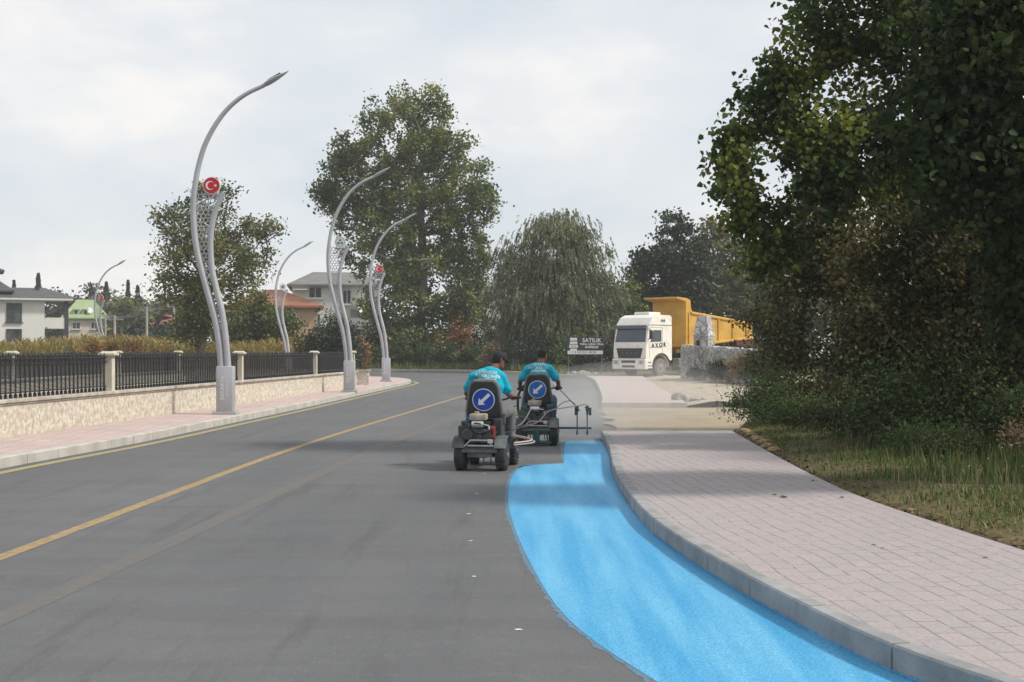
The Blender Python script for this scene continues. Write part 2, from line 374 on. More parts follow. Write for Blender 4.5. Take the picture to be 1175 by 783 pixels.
# ---------------------------------------------------------------- plan lines (x, y) in metres, camera at the origin looking along +y
def W1(y): return -8.7+(y-22.3)*.0767          # outer face of the near canal wall
def W2(y): return -14.7+(y-36)*.03             # inner face of the far canal wall
CAN0, CAN1 = -30.0, 56.0
def flat(name, polys, z, m):
    mb=MB()
    for p in polys: mb.add([(x,y,z) for x,y in p],[tuple(range(len(p)))])
    return struct(mb.build(name,m))
def strip(name, A, B, z, m, zf=None):
    """ribbon between two polylines of the same length"""
    n=len(A); mb=MB(); zz=(lambda x,y:z) if zf is None else zf
    mb.add([(a[0],a[1],zz(*a)) for a in A]+[(b[0],b[1],zz(*b)) for b in B],[(i,i+1,n+i+1,n+i) for i in range(n-1)])
    return struct(mb.build(name,m))
# one ground sheet to the horizon, open over the canal
S=400
g=MB(); G=-.03
g.add([(W1(CAN0)-.3,CAN0,G),(S,CAN0,G),(S,CAN1,G),(W1(CAN1)-.3,CAN1,G)],[(0,1,2,3)])
g.add([(-S,CAN0,G),(W2(CAN0),CAN0,G),(W2(CAN1),CAN1,G),(-S,CAN1,G)],[(0,1,2,3)])
g.add([(-S,CAN1,G),(S,CAN1,G),(S,S,G),(-S,S,G)],[(0,1,2,3)])
g.add([(-S,-S,G),(S,-S,G),(S,CAN0,G),(-S,CAN0,G)],[(0,1,2,3)])
struct(g.build('ground',M_ground))
c=MB(); zb=-2.4
a=(W1(CAN0)-.3,CAN0); b=(W1(CAN1)-.3,CAN1); d=(W2(CAN0),CAN0); e=(W2(CAN1),CAN1)
c.add([(a[0],a[1],G),(b[0],b[1],G),(b[0],b[1],zb),(a[0],a[1],zb)],[(0,1,2,3)])
c.add([(d[0],d[1],G),(e[0],e[1],G),(e[0],e[1],zb),(d[0],d[1],zb)],[(0,1,2,3)])
c.add([(b[0],b[1],G),(e[0],e[1],G),(e[0],e[1],zb),(b[0],b[1],zb)],[(0,1,2,3)])
c.add([(a[0],a[1],G),(d[0],d[1],G),(d[0],d[1],zb),(a[0],a[1],zb)],[(0,1,2,3)])
c.add([(a[0],a[1],zb),(b[0],b[1],zb),(e[0],e[1],zb),(d[0],d[1],zb)],[(0,1,2,3)])
struct(c.build('canal_bed',M_conc))
flat('water',[[(W1(CAN0)-.31,CAN0+.01),(W1(CAN1)-.31,CAN1-.01),(W2(CAN1)+.01,CAN1-.01),(W2(CAN0)+.01,CAN0+.01)]],-2.0,M_water)

# kerb lines
KL=[(-8.6,-12),(-7.9,5),(-7.5,12),(-7.13,18.2),(-6.68,22.9),(-6.35,29.1),(-5.94,37.5),(-5.50,49.5),(-5.06,61.9),(-5.2,67),(-6.2,71.5),(-8,75),(-10,76.5),(-14,77),(-22,77.2)]
KR=[(6.2,-12),(4.4,-3),(3.3,2),(2.55,5),(2.0,6.5),(1.77,7.5),(1.5,9.24),(1.27,11.6),(1.24,14),(1.33,17.3),(1.52,20.5),(1.66,24.3)]
ER=[(9.5,-12),(7.6,-3),(5.9,2),(4.75,5),(4.35,6.5),(4.1,8),(3.86,9.8),(3.60,13),(3.62,15.5),(3.73,17.9),(3.9,21),(4.1,24.3)]
KF=[(2.55,37.4),(2.9,42),(3.3,49),(3.9,60),(4.25,68),(4.4,77.3)]
EF=[(5.0,37.4),(5.35,43),(5.9,52),(6.5,60),(7.1,69),(7.7,77.3)]
FK=[(-70,112),(-40,108),(-20,105),(-10.8,103),(-3.1,99),(.73,89),(2.8,81.5),(4.4,78.6),(7.7,78.2),(12,78.5)]
c2=lambda pts,n=6:[(p.x,p.y) for p in catmull([(x,y,0) for x,y in pts],n)]
KLs,KRs,ERs,KFs,EFs,FKs=c2(KL),c2(KR),c2(ER),c2(KF),c2(EF),c2(FK)
def offs(P, d):
    out=[]
    for i,p in enumerate(P):
        a=P[max(i-1,0)]; b=P[min(i+1,len(P)-1)]; dx,dy=b[0]-a[0],b[1]-a[1]; l=math.hypot(dx,dy); out.append((p[0]+dy/l*d,p[1]-dx/l*d))
    return out
def resample(P,n):
    P=[Vector((x,y,0)) for x,y in P]; L=[0]
    for i in range(1,len(P)): L.append(L[-1]+(P[i]-P[i-1]).length)
    out=[]
    for k in range(n):
        s=L[-1]*k/(n-1); i=max(j for j in range(len(L)) if L[j]<=s+1e-9); i=min(i,len(P)-2)
        t=(s-L[i])/max(L[i+1]-L[i],1e-9); q=P[i].lerp(P[i+1],t); out.append((q.x,q.y))
    return out
def kerb(name, P, side, m=None, h=.15, w=.16):
    m=m or M_kerb
    prof=[(0,-.02),(0,h-.012),(.012,h),(w,h),(w,0)]
    vs=[];fs=[];k=len(prof)
    PP=resample(P,max(2,int(sum(math.dist(a,b) for a,b in zip(P,P[1:]))/.25))); groups=[PP[i:i+5] for i in range(0,len(PP)-1,4)]
    mb=MB(); rn=random.Random(len(P))
    for G_ in groups:
        if len(G_)<2: continue
        def shift(a,b,d): l=math.dist(a,b); return (a[0]+(b[0]-a[0])*d/l,a[1]+(b[1]-a[1])*d/l)
        G_=list(G_); G_[0]=shift(G_[0],G_[1],.005); G_[-1]=shift(G_[-1],G_[-2],.005); dz=rn.uniform(-.003,.003); dx=rn.uniform(-.003,.003)
        Q_=[offs(G_,side*o+dx) for o,_ in prof]; vs=[(Q_[j][i][0],Q_[j][i][1],z+(dz if z>.02 else 0)) for i in range(len(G_)) for j,(o,z) in enumerate(prof)]
        fs=[(i*k+j,(i+1)*k+j,(i+1)*k+j+1,i*k+j+1) for i in range(len(G_)-1) for j in range(k-1)]+[tuple(range(k)),tuple(reversed(range((len(G_)-1)*k,len(G_)*k)))]
        mb.add(vs,fs)
    return struct(mb.build(name,m))
    for i in range(len(P)):
        wob=.006*math.sin(i*1.7)+.004*math.sin(i*.61+1)
        for j,(o,z) in enumerate(prof): vs.append((Ps[j][i][0],Ps[j][i][1],z+(wob if j in(1,2,3) else 0)))
    for i in range(len(P)-1):
        for j in range(k-1): fs.append((i*k+j,(i+1)*k+j,(i+1)*k+j+1,i*k+j+1))
    fs.append(tuple(range(k))); fs.append(tuple(reversed(range((len(P)-1)*k,len(P)*k))))
    mb=MB(); mb.add(vs,fs); return struct(mb.build(name,m))

road=[(x-.05,y) for x,y in KLs]                       # runs a little under the kerbs
main=[*offs(KLs,-.05)][:-1]
# right border of the asphalt, from near to far
rb=[(x+.05,y) for x,y in KRs]+[(x+.05,y) for x,y in KFs]
poly=[p for p in main if p[1]<=77]+[(-22,77.25)]+[(-70,78),(-70,111.9)]+[(x,y+.05) for x,y in FKs if y>=78.25 and x<=4.4 and x>-69]+list(reversed(rb))
def fillpoly(name,pts,z,m):
    bm=bmesh.new(); vs=[bm.verts.new((x,y,z)) for x,y in pts]
    es=[bm.edges.new((vs[i],vs[(i+1)%len(vs)])) for i in range(len(vs))]
    bmesh.ops.triangle_fill(bm,edges=es,use_beauty=True,use_dissolve=False)
    for f in bm.faces:
        f.normal_update()
        if f.normal.z<0: f.normal_flip()
    me=bpy.data.meshes.new(name); bm.to_mesh(me); bm.free(); me.materials.append(m)
    o=bpy.data.objects.new(name,me); C.objects.link(o); return struct(o)
fillpoly('road',poly,0,M_asph)

kerb('kerb_left',KLs,-1,M_kerb_l)
kerb('kerb_right',KRs,1,w=.11)
kerb('kerb_right_far',KFs,1,M_kerb_l)
kerb('kerb_far',list(FKs),-1,M_kerb_l,h=.17,w=.3)
# end stones of the two right-hand pavements
def endk(name,p,q,m=M_kerb,w=.14):
    mb=MB(); d=Vector((q[0]-p[0],q[1]-p[1],0)); L_=d.length; rot=Matrix.Rotation(math.atan2(d.y,d.x),3,'Z')
    mb.box(((p[0]+q[0])/2,(p[1]+q[1])/2,.07),(L_,w,.162),rot=rot); return struct(mb.build(name,m))
endk('kerb_end_stone',(KR[-1][0],24.37),(ER[-1][0],24.37))
endk('kerb_end_stone_far',(KF[0][0],37.33),(EF[0][0],37.33),M_kerb_l)
# pavements
strip('sidewalk_right',resample(offs(KRs,.10),60),resample(ERs,60),.144,M_paver)
strip('sidewalk_right_far',resample(offs(KFs,.15),40),resample(EFs,40),.144,M_paver2)
kin=offs(KLs,-.15); ys=[p for p in kin if p[1]<=53.5]
strip('sidewalk_left',[(W1(y)+.005,y) for x,y in ys],ys,.144,M_paver2)
far=[p for p in kin if p[1]>53.5]; last=ys[-1]
fillpoly('sidewalk_corner',[last]+far+[(-22,60),(W2(58)-1,58.2),(W1(53.5)-.1,last[1])],.146,M_paver2)
# joints between kerb stones, far-side road and its paving
flat('far_road',[[(-26,-30),(-19,-30),(-17.5,40),(-17,77.4),(-25,77.6)]],-.02,M_asph)
# markings
def line_mark(name,pts,w,z,m):
    P=c2(pts,6); return strip(name,offs(P,-w/2),offs(P,w/2),z,m)
line_mark('yellow_centre_line',[(-4.6,-8),(-4.3,3),(-4.07,10.4),(-3.92,15.2),(-3.75,20.3),(-3.35,26.9),(-2.6,36.4),(-1.77,46.7),(-.9,56)],.14,.0025,M_yel)
line_mark('old_centre_line',[(-3.6,0),(-3.2,7),(-2.95,11),(-2.65,16),(-2.2,23),(-1.5,31)],.20,.0015,M_yel_old)
P=offs(c2(KL[:11]),.22); Q=offs(c2(KL[:11]),.40); strip('yellow_edge_line',P,Q,.004,M_yel_edge)
# the fresh blue lane
strip('blue_overspray',[(x-.035-.03*abs(nz2(x,y*3.1,1,2))-.05*abs(nz2(x,y*9,1,7)),y) for i,(x,y) in enumerate(resample([(1.22,5.0),(.72,6.5),(.34,8.04),(.13,10.3),(-.02,13.2),(-.04,15.5),(.02,17.4),(.10,18.3),(.2,18.7)],420))],[(x+.1,y) for x,y in resample([(1.22,5.0),(.72,6.5),(.34,8.04),(.13,10.3),(-.02,13.2),(-.04,15.5),(.02,17.4),(.10,18.3),(.2,18.7)],420)],.0015,M_over)
flat('blue_overspray_front',[[(.10,18.3),(.78,18.6),(.80,19.2),(.08,18.75)],[(.74,19.2),(.80,19.2),(1.6,23.4),(1.6,24.1),(.86,23.9)]],.0015,M_over)
bl=c2([(3.0,1.0),(1.9,3.4),(1.22,5.0),(.72,6.5),(.34,8.04),(.13,10.3),(-.02,13.2),(-.04,15.5),(.02,17.4),(.10,18.25)],5)
blr=[(x-.004,y) for x,y in KRs if y>1.0 and y<23.65]
tp=[(.16,18.55),(.40,18.8),(.66,18.95),(.76,19.05),(.78,19.5),(.84,21),(.93,23.1),(1.0,23.5),(1.3,23.6),(1.6,23.6)]
fillpoly('blue_painted_lane',bl+tp+list(reversed(blr)),.003,M_blue)
# paint misted onto the kerb face
kb=MB(); rnd=random.Random(5)
kk=[p for p in offs(KRs,-.003)]
for i in range(len(KRs)-1):
    x,y=kk[i]
    if not 4<y<23: continue
    x2,y2=kk[i+1]
    for q in range(5):
        t0=q/5; t1=(q+1)/5; h=.016+.008*rnd.random()
        kb.add([(x+(x2-x)*t0,y+(y2-y)*t0,.006),(x+(x2-x)*t1,y+(y2-y)*t1,.006),(x+(x2-x)*t1,y+(y2-y)*t1,h),(x+(x2-x)*t0,y+(y2-y)*t0,h*.9)],[(0,1,2,3)])
struct(kb.build('kerb_paint_mist',M_blue))
# sandy driveway between the pavements
fillpoly('driveway',[(1.62,24.44),(4.3,24.44),(5.5,24.6),(30,26),(30,40),(5.2,37.25),(2.62,37.25)]+[(2.25+.03*(y-31)+.16*math.sin(y*2.1)+.1*math.sin(y*5.3),y) for y in [36.6,36,35.3,34.6,34,33.2,32.4,31.7,31,30.2,29.4,28.7,28,27.2,26.5,25.8,25.1]],.012,M_sand)
# rubble yard where the tipper stands
def bumpy(name,X0,X1,Y0,Y1,nx,ny,zf,m,inside=None):
    V=[];F=[];ix=np.full((ny+1,nx+1),-1)
    for j in range(ny+1):
        for i in range(nx+1):
            y=Y0+(Y1-Y0)*j/ny; a=X0(y) if callable(X0) else X0; b=X1(y) if callable(X1) else X1
            x=a+(b-a)*(i/nx)**1.6; V.append((x,y,zf(x,y,x-a)))
    for j in range(ny):
        for i in range(nx): q=j*(nx+1)+i; F.append((q,q+1,q+nx+2,q+nx+1))
    return struct(npmesh(name,V,F,m,smooth=True))
def xe(y): 
    pts=EF+[(7.9,95)]
    for (a,b),(c_,d_) in zip(pts,pts[1:]):
        if b<=y<=d_: return a+(c_-a)*(y-b)/(d_-b)
    return pts[0][0] if y<pts[0][1] else pts[-1][0]
bumpy('gravel_yard',lambda y:xe(y)+.01,lambda y:32,37.4,78,40,90,lambda x,y,d:.06+min(1,d/.8)*(.08+.10*nz2(x,y,.6)+.06*nz2(x,y,2.3)),M_gravel)
EV=[(9.5,-12),(7.6,-3),(5.9,2),(4.75,5),(4.35,6.5),(4.1,8),(3.86,9.8),(3.60,13),(3.62,15.5),(3.73,17.9),(3.9,21),(4.1,24.3),(4.6,26.5),(5.9,32),(7.3,39),(9.2,50),(12,60)]
def xv(y):
    for (a,b),(c_,d_) in zip(EV,EV[1:]):
        if b<=y<=d_: return a+(c_-a)*(y-b)/(d_-b)
    return EV[-1][0]
def zverge(x,y):
    d=max(0,x-xv(y)); return .13+min(1,d/.7)*(.05+.06*nz2(x,y,.8)+.04*nz2(x,y,2.6))+.02*min(d,8)-.0*d
bumpy('grass_verge',lambda y:xv(y)+.003+.04*(1+nz2(0,y,2.)),lambda y:xv(y)+40,-12,50,60,260,lambda x,y,d:zverge(x,y) if d>.02 else .10,M_soil)
# verge behind the far kerb
fk=[p for p in offs(FKs,-.29)]
bk=[(x-2,y+35) for x,y in fk]
strip('far_verge',fk,bk,.14,M_ground)
# ---------------------------------------------------------------- vegetation
M_bark=mat('bark',(.16,.13,.10),.95,col2=(.09,.075,.06),nscale=3,ndetail=6,bump=.8,bscale=14,stretch=(1,1,.3),spec=.1)
M_bark_pale=mat('pale_bark',(.30,.28,.24),.9,col2=(.17,.15,.13),nscale=3,ndetail=6,bump=.6,bscale=14,stretch=(1,1,.4),spec=.1)
LM_poplar=leafmat('poplar_leaves',(.030,.055,.016),(.105,.150,.034),(.32,.31,.065),.32)
LM_near=leafmat('broad_leaves',(.012,.026,.009),(.030,.058,.015),(.085,.115,.022),.22,nscale=.5)
LM_nearyel=leafmat('yellowing_broad_leaves',(.022,.044,.011),(.070,.115,.022),(.24,.26,.04),.38,nscale=.55)
LM_dark=leafmat('dark_broad_leaves',(.009,.019,.007),(.022,.042,.011),(.055,.085,.018),.25,rough=.75,nscale=.6)
LM_olive=leafmat('olive_brown_leaves',(.025,.030,.010),(.070,.075,.022),(.22,.165,.055),.3,nscale=.7)
LM_walnut=leafmat('mixed_green_leaves',(.032,.055,.018),(.105,.135,.036),(.32,.25,.08),.3,nscale=.4)
LM_willow=leafmat('grey_green_leaves',(.075,.095,.045),(.170,.190,.100),(.34,.35,.20),.2,nscale=.5)
LM_ever=leafmat('evergreen_leaves',(.012,.022,.012),(.025,.042,.020),(.055,.075,.032),.1,nscale=.6)
LM_conifer=leafmat('conifer_needles',(.014,.026,.022),(.028,.046,.034),(.050,.072,.046),.05)
LM_orange=leafmat('dry_orange_leaves',(.12,.055,.020),(.27,.135,.045),(.42,.27,.10),.25,nscale=1.2)
LM_brownyel=leafmat('corn_blades',(.26,.13,.045),(.40,.31,.11),(.38,.44,.13),.3,nscale=.10)
LM_grass=leafmat('grass_blades',(.038,.075,.016),(.095,.150,.034),(.22,.25,.08),.3,nscale=.5)
LM_weed=leafmat('weed_leaves',(.032,.062,.017),(.080,.130,.034),(.18,.21,.06),.3,nscale=.8)
LM_litter=leafmat('brown_leaf_litter',(.05,.03,.018),(.12,.075,.04),(.24,.16,.08),.1)
LM_straw=leafmat('straw_blades',(.16,.11,.055),(.30,.22,.12),(.46,.36,.22),.25,nscale=1)

def leaf_cloud(rs, Cn, size, tint, asp=.75, up=.35, fold=True, dirs=None, jit=.35):
    """Cn: (n,3) centres. each leaf is two folded quads (near) or one (far)"""
    n=len(Cn)
    nrm=rs.normal(size=(n,3)); nrm[:,2]=np.abs(nrm[:,2])*.6+up; nrm/=np.linalg.norm(nrm,axis=1)[:,None]
    if dirs is None: d=rs.normal(size=(n,3)); d[:,2]-=.35
    else: d=dirs+rs.normal(size=(n,3))*.25
    d-=nrm*(d*nrm).sum(1)[:,None]; d/=np.linalg.norm(d,axis=1)[:,None]+1e-9
    s=np.cross(nrm,d)
    L=size*(1+jit*(rs.rand(n)-.5)*2); L=L[:,None]; Wd=L*asp*.5
    if fold:
        base=Cn-d*L*.5; tip=Cn+d*L*.55-nrm*L*.10; k=nrm*L*.12
        l1=Cn-d*L*.22+s*Wd+k; l2=Cn+d*L*.18+s*Wd*.75+k; r1=Cn-d*L*.22-s*Wd+k; r2=Cn+d*L*.18-s*Wd*.75+k
        V=np.stack([base,l1,l2,tip,r2,r1],1).reshape(-1,3)
        o=np.arange(n)*6; F=np.concatenate([np.stack([o,o+3,o+2,o+1],1),np.stack([o,o+5,o+4,o+3],1)])
        return V,F,np.repeat(tint,6)
    base=Cn-d*L*.5; tip=Cn+d*L*.5
    l=Cn+s*Wd; r=Cn-s*Wd
    V=np.stack([base,l,tip,r],1).reshape(-1,3); o=np.arange(n)*4
    return V,np.stack([o,o+3,o+2,o+1],1),np.repeat(tint,4)

def skeleton(rs, trunk, tips, stiff=.35, seg=4):
    """joins every tip to the nearest lower branch; returns segments with radii"""
    P=[Vector(p) for p in trunk]; par=[-1]+list(range(len(P)-1)); w=[0]*len(P)
    A=np.array([list(p) for p in P])
    order=np.argsort([np.linalg.norm(t-A[-1]) + .0*rs.rand() for t in tips]); ends=[]
    top=A[-1]
    for ti in order:
        t=tips[ti]; d=np.linalg.norm(A-t,axis=1); dz=A[:,2]-t[2]
        cost=d+np.maximum(0,dz+.3*d)*1.6; i=int(np.argmin(cost)); a=A[i]
        mid=[]; dist=d[i]; k=max(1,min(seg,int(dist/.35)+1)); last=i
        for j in range(1,k+1):
            f=j/k; q=a+(t-a)*f; q=q+np.array([0,0,1])*math.sin(f*PI)*dist*.10*stiff*2 + rs.normal(size=3)*dist*.03*(1-f)
            A=np.vstack([A,q]); par.append(last); w.append(0); last=len(A)-1
        w[last]+=1; ends.append(last)
    n=len(A); acc=np.array(w,float)
    for i in range(n-1,0,-1): acc[par[i]]+=acc[i]
    return A,par,acc,ends
def limbs(A,par,acc,r_tip,r_trunk,base_n):
    mb_v=[];F=[]; mx=acc[0] if acc[0]>0 else 1; ex=math.log(r_trunk/r_tip)/math.log(max(mx,2))
    rad=r_tip*np.maximum(acc,1)**ex; n=6
    for i in range(1,len(A)):
        p=par[i]; a=A[p]; b=A[i]; d=b-a; l=np.linalg.norm(d)
        if l<1e-6: continue
        d/=l; h=np.cross(d,[0,0,1.]); hn=np.linalg.norm(h)
        h=np.array([1.,0,0]) if hn<.1 else h/hn
        g_=np.cross(d,h); o=len(mb_v); ra=min(rad[p],rad[i]*1.35) if i>=base_n else rad[p]; rb_=rad[i]
        for (c_,r) in ((a-d*ra*.2,ra),(b,rb_)):
            for j in range(n): t=2*PI*j/n; mb_v.append(c_+(h*math.cos(t)+g_*math.sin(t))*r)
        F+=[(o+j,o+(j+1)%n,o+n+(j+1)%n,o+n+j) for j in range(n)]
    return mb_v,F

def in_lobes(rs, lobes, n, hollow=.45, gap=.0, gs=.5, seed=0):
    """lobes: (x,y,z,rx,ry,rz) relative to the base; points lean to the outside, with holes left by noise"""
    vol=np.array([l[3]*l[4]*l[5] for l in lobes])**.75; pick=vol/vol.sum(); out=[]; tries=0
    while len(out)<n and tries<n*40:
        tries+=1; l=lobes[rs.choice(len(lobes),p=pick)]
        u=rs.normal(size=3); u/=np.linalg.norm(u); r=hollow+(1-hollow)*rs.rand()**.7
        p=np.array(l[:3])+u*r*np.array(l[3:6])
        if gap and mnoise.noise(Vector(p*gs)+Vector((seed*3.1,seed*1.7,0)))<-.45+gap: continue
        if p[2]<.3: continue
        out.append(p)
    return np.array(out)

def tree(label, cat, base, lobes, tips=250, per=60, leaf=.12, spread=.35, lm=None, bark=None, seed=1, trunk_h=None, trunk_r=.2, r_tip=.012,
         asp=.75, fold=False, gap=.0, gs=.5, group=None, name='broadleaf_tree', lean=(0,0), droop=0, drooplen=1.0, up=.35, trunk_n='trunk', hollow=.45, fill=0, flat_=.7):
    rs=np.random.RandomState(seed); bark=bark or M_bark
    root=thing(name,label,cat,(base[0],base[1],base[2] if len(base)>2 else 0),0,group)
    T=in_lobes(rs,lobes,tips,hollow,gap,gs,seed)
    top=max(l[2]+l[5]*.3 for l in lobes); th=trunk_h or top*.8; k=8
    tr=[(lean[0]*(i/k)**1.5+.04*th*math.sin(i*1.3+seed)*.2*(i>0), lean[1]*(i/k)**1.5, -.15+th*i/k) for i in range(k+1)]
    A,par,acc,ends=skeleton(rs,tr,T)
    V,F=limbs(A,par,acc,r_tip,trunk_r,k+1)
    npmesh(trunk_n,V,F,bark,root,smooth=True)
    n=len(T)*per; idx=np.repeat(np.arange(len(T)),per); E=A[np.array(ends)]; Pp=A[np.array([par[e] for e in ends])]
    f=rs.rand(n)[:,None]**.5
    cen=Pp[idx]*(1-f)+E[idx]*f
    tint=np.repeat(rs.rand(len(T))*.34,per)+rs.rand(n)*.34+.16
    dirs=None
    if droop:
        s=rs.rand(n); strand=rs.randint(0,7,size=n); so=rs.normal(size=(len(T),7,3))*spread; so[:,:,2]*=.4
        L_=drooplen*(.5+rs.rand(len(T),7))
        cen=E[idx]+so[idx,strand]; out=cen*np.array([1,1,0]); out/=np.linalg.norm(out,axis=1)[:,None]+1e-6
        ln=L_[idx,strand]
        cen=cen+out*(s*ln*.35)[:,None]+np.array([0,0,-1.])*(s**1.4*ln)[:,None]+rs.normal(size=(n,3))*.03
        dirs=np.tile(np.array([0,0,-1.]),(n,1))+out*.3
    else:
        g_=rs.normal(size=(n,3))*spread; g_[:,2]*=flat_; cen=cen+g_
    cen=cen[cen[:,2]>.08] if not droop else np.where(cen[:,2:3]>.1,cen,cen*np.array([1,1,0])+np.array([0,0,.1])+np.abs(rs.normal(size=(n,3)))*.2)
    tint=tint[:len(cen)]; 
    if dirs is not None: dirs=dirs[:len(cen)]
    V,F,tn=leaf_cloud(rs,cen,leaf,tint,asp,up,fold,dirs)
    npmesh('crown' if cat!='bush' else 'foliage',V,F,lm,root,{'tint':tn})
    return root

def pl(px,py,rx,ry,Y,base,dy=0,depth=1.0):
    """a crown lobe given by where it stands in the view, turned into metres relative to the tree's foot"""
    p=at(px,py,Y+dy); s=Y/FPX
    return (p.x-base[0],dy,p.z,rx*s,rx*s*depth,ry*s)

# the tall poplar beyond the far kerb
Y=113; b=(gx(484,Y),Y)
tree('tallest tree in view, broad poplar with yellowing top beyond the junction','tree',b,
  [pl(470,150,62,52,Y,b),pl(420,210,60,70,Y,b,1),pl(500,200,62,75,Y,b,-1),pl(455,270,78,60,Y,b),pl(530,240,40,55,Y,b),pl(448,335,42,46,Y,b,-2),pl(505,320,60,60,Y,b),pl(480,120,38,24,Y,b),pl(400,180,30,30,Y,b),pl(530,360,40,30,Y,b),pl(548,225,26,24,Y,b),pl(385,225,26,26,Y,b),pl(455,380,34,24,Y,b,-2),pl(545,300,30,34,Y,b),pl(470,390,60,20,Y,b,-1)],
  tips=900,per=72,leaf=.27,spread=.36,flat_=.95,lm=LM_poplar,bark=M_bark_pale,seed=3,trunk_r=.40,trunk_h=19,r_tip=.03,gap=.20,gs=.36,name='poplar_tree',hollow=.3)
# leafy tree across the canal
Y=80; b=(gx(232,Y),Y)
tree('spreading tree across the canal, mixed green and brown leaves, behind the nearest lamp','tree',b,
  [pl(235,260,48,42,Y,b),pl(205,310,36,48,Y,b),pl(260,300,50,45,Y,b,-.5),pl(300,262,26,16,Y,b),pl(232,350,45,45,Y,b),pl(192,252,20,18,Y,b),pl(245,222,30,14,Y,b),pl(296,300,26,20,Y,b,.5),pl(215,375,30,26,Y,b)],
  tips=560,per=36,leaf=.18,spread=.32,lm=LM_walnut,seed=8,trunk_r=.3,trunk_h=7.5,r_tip=.016,gap=.34,gs=.7,hollow=.25)
# willow
Y=98; b=(gx(634,Y),Y)
tree('round grey-green willow with drooping twigs left of the sale board','tree',b,
  [pl(640,290,52,48,Y,b),pl(605,315,46,50,Y,b,.5),pl(670,320,42,52,Y,b),pl(630,345,62,50,Y,b,-1),pl(688,350,28,45,Y,b),pl(590,345,28,45,Y,b),pl(636,262,36,22,Y,b),pl(655,385,50,30,Y,b,-.5),pl(598,385,30,26,Y,b),pl(690,392,20,22,Y,b,-.5)],
  tips=1000,per=100,leaf=.27,asp=.26,spread=.50,lm=LM_willow,seed=5,trunk_r=.5,trunk_h=8,r_tip=.02,droop=1,drooplen=.75,name='willow_tree',hollow=.35)
# dark trees behind the tipper
Y=108; b=(gx(775,Y),Y)
tree('dark pointed tree directly behind the white truck cab','tree',b,
  [pl(778,300,30,48,Y,b),pl(752,330,34,45,Y,b),pl(800,320,30,50,Y,b),pl(775,360,45,45,Y,b),pl(740,305,20,20,Y,b),pl(770,265,16,22,Y,b)],
  tips=380,per=60,leaf=.30,spread=.40,lm=LM_ever,seed=12,trunk_r=.35,r_tip=.02,gap=.2,gs=.5)
Y=120; b=(gx(825,Y),Y)
tree('taller dark green tree rising above the yellow tipper body','tree',b,
  [pl(830,300,36,40,Y,b),pl(815,345,48,50,Y,b),pl(860,330,44,60,Y,b),pl(820,268,22,16,Y,b),pl(880,380,50,50,Y,b)],
  tips=420,per=55,leaf=.32,spread=.42,lm=LM_walnut,seed=14,trunk_r=.4,r_tip=.02,gap=.15,gs=.45)
Y=104; b=(gx(722,Y),Y)
tree('small loose tree between the willow and the truck','tree',b,
  [pl(722,350,18,30,Y,b),pl(712,375,20,30,Y,b),pl(735,380,20,30,Y,b)],tips=110,per=36,leaf=.24,spread=.35,lm=LM_poplar,seed=15,trunk_r=.12,r_tip=.012,gap=.25,gs=.7)
# the big poplar on the right verge
Y=21; b=(6.9,Y,.15)
tree('large poplar overhanging the right pavement, some leaves turning yellow','tree',b,
  [pl(930,60,52,60,Y,b),pl(890,130,58,62,Y,b,.4),pl(862,215,48,66,Y,b),pl(935,190,70,80,Y,b,-.3),pl(1010,80,70,90,Y,b,.5),pl(1000,210,75,85,Y,b,.3),pl(985,-60,110,80,Y,b),pl(1090,60,90,110,Y,b),pl(845,180,30,34,Y,b),pl(1080,230,80,80,Y,b,1),pl(880,290,44,50,Y,b),pl(880,-60,60,50,Y,b,.5)],
  tips=900,per=46,leaf=.088,asp=.95,spread=.15,lm=LM_nearyel,bark=M_bark,seed=21,trunk_r=.17,trunk_h=9,r_tip=.005,gap=.34,gs=1.3,fold=True,name='poplar_tree',hollow=.2,lean=(-.3,0))
# its dark neighbour nearer the viewer
Y=14; b=(6.9,Y,.2)
tree('very dark leafy tree at the upper right corner with branches hanging low','tree',b,
  [pl(1150,100,110,120,Y,b),pl(1110,210,70,70,Y,b,-.3),pl(1190,240,90,90,Y,b,.3),pl(1070,170,42,50,Y,b,.2),pl(1120,10,60,60,Y,b,.2),pl(1190,-20,110,70,Y,b),pl(1200,350,70,80,Y,b,.4),pl(1320,90,130,120,Y,b),pl(1310,240,100,90,Y,b,.2),pl(1380,10,110,90,Y,b,.5)],
  tips=900,per=50,leaf=.092,asp=.85,spread=.17,lm=LM_dark,seed=22,trunk_r=.13,trunk_h=4.2,r_tip=.005,gap=.14,gs=1.2,fold=True,hollow=.2)
# olive shrubby trees below the two
OL=[('olive brown shrubby tree under the poplar beside the pavement',26,7.4,[(930,290,56,62,0),(895,365,42,60,-.4),(975,320,66,80,0),(1010,410,70,60,.5),(925,415,46,40,0),(960,240,40,36,0)],23,620),
    ('olive brown shrubby tree filling the right side below the dark tree',20,7.6,[(1060,300,70,80,0),(1000,340,50,70,-.3),(1110,340,80,80,.3),(1050,400,80,60,0),(1140,410,70,60,-.4),(980,420,50,46,.2),(1180,300,70,80,0)],24,800)]
for (lb,Y,bx,lo,sd_,tp_) in OL:
    b=(bx,Y,.2)
    tree(lb,'tree',b,[pl(a_,b_,c_,d_,Y,b,e_) for a_,b_,c_,d_,e_ in lo],tips=tp_,per=50,leaf=.085,asp=.6,spread=.17,lm=LM_olive,seed=sd_,trunk_r=.10,trunk_h=3.0,r_tip=.006,gap=.08,gs=1,fold=False,hollow=.2)
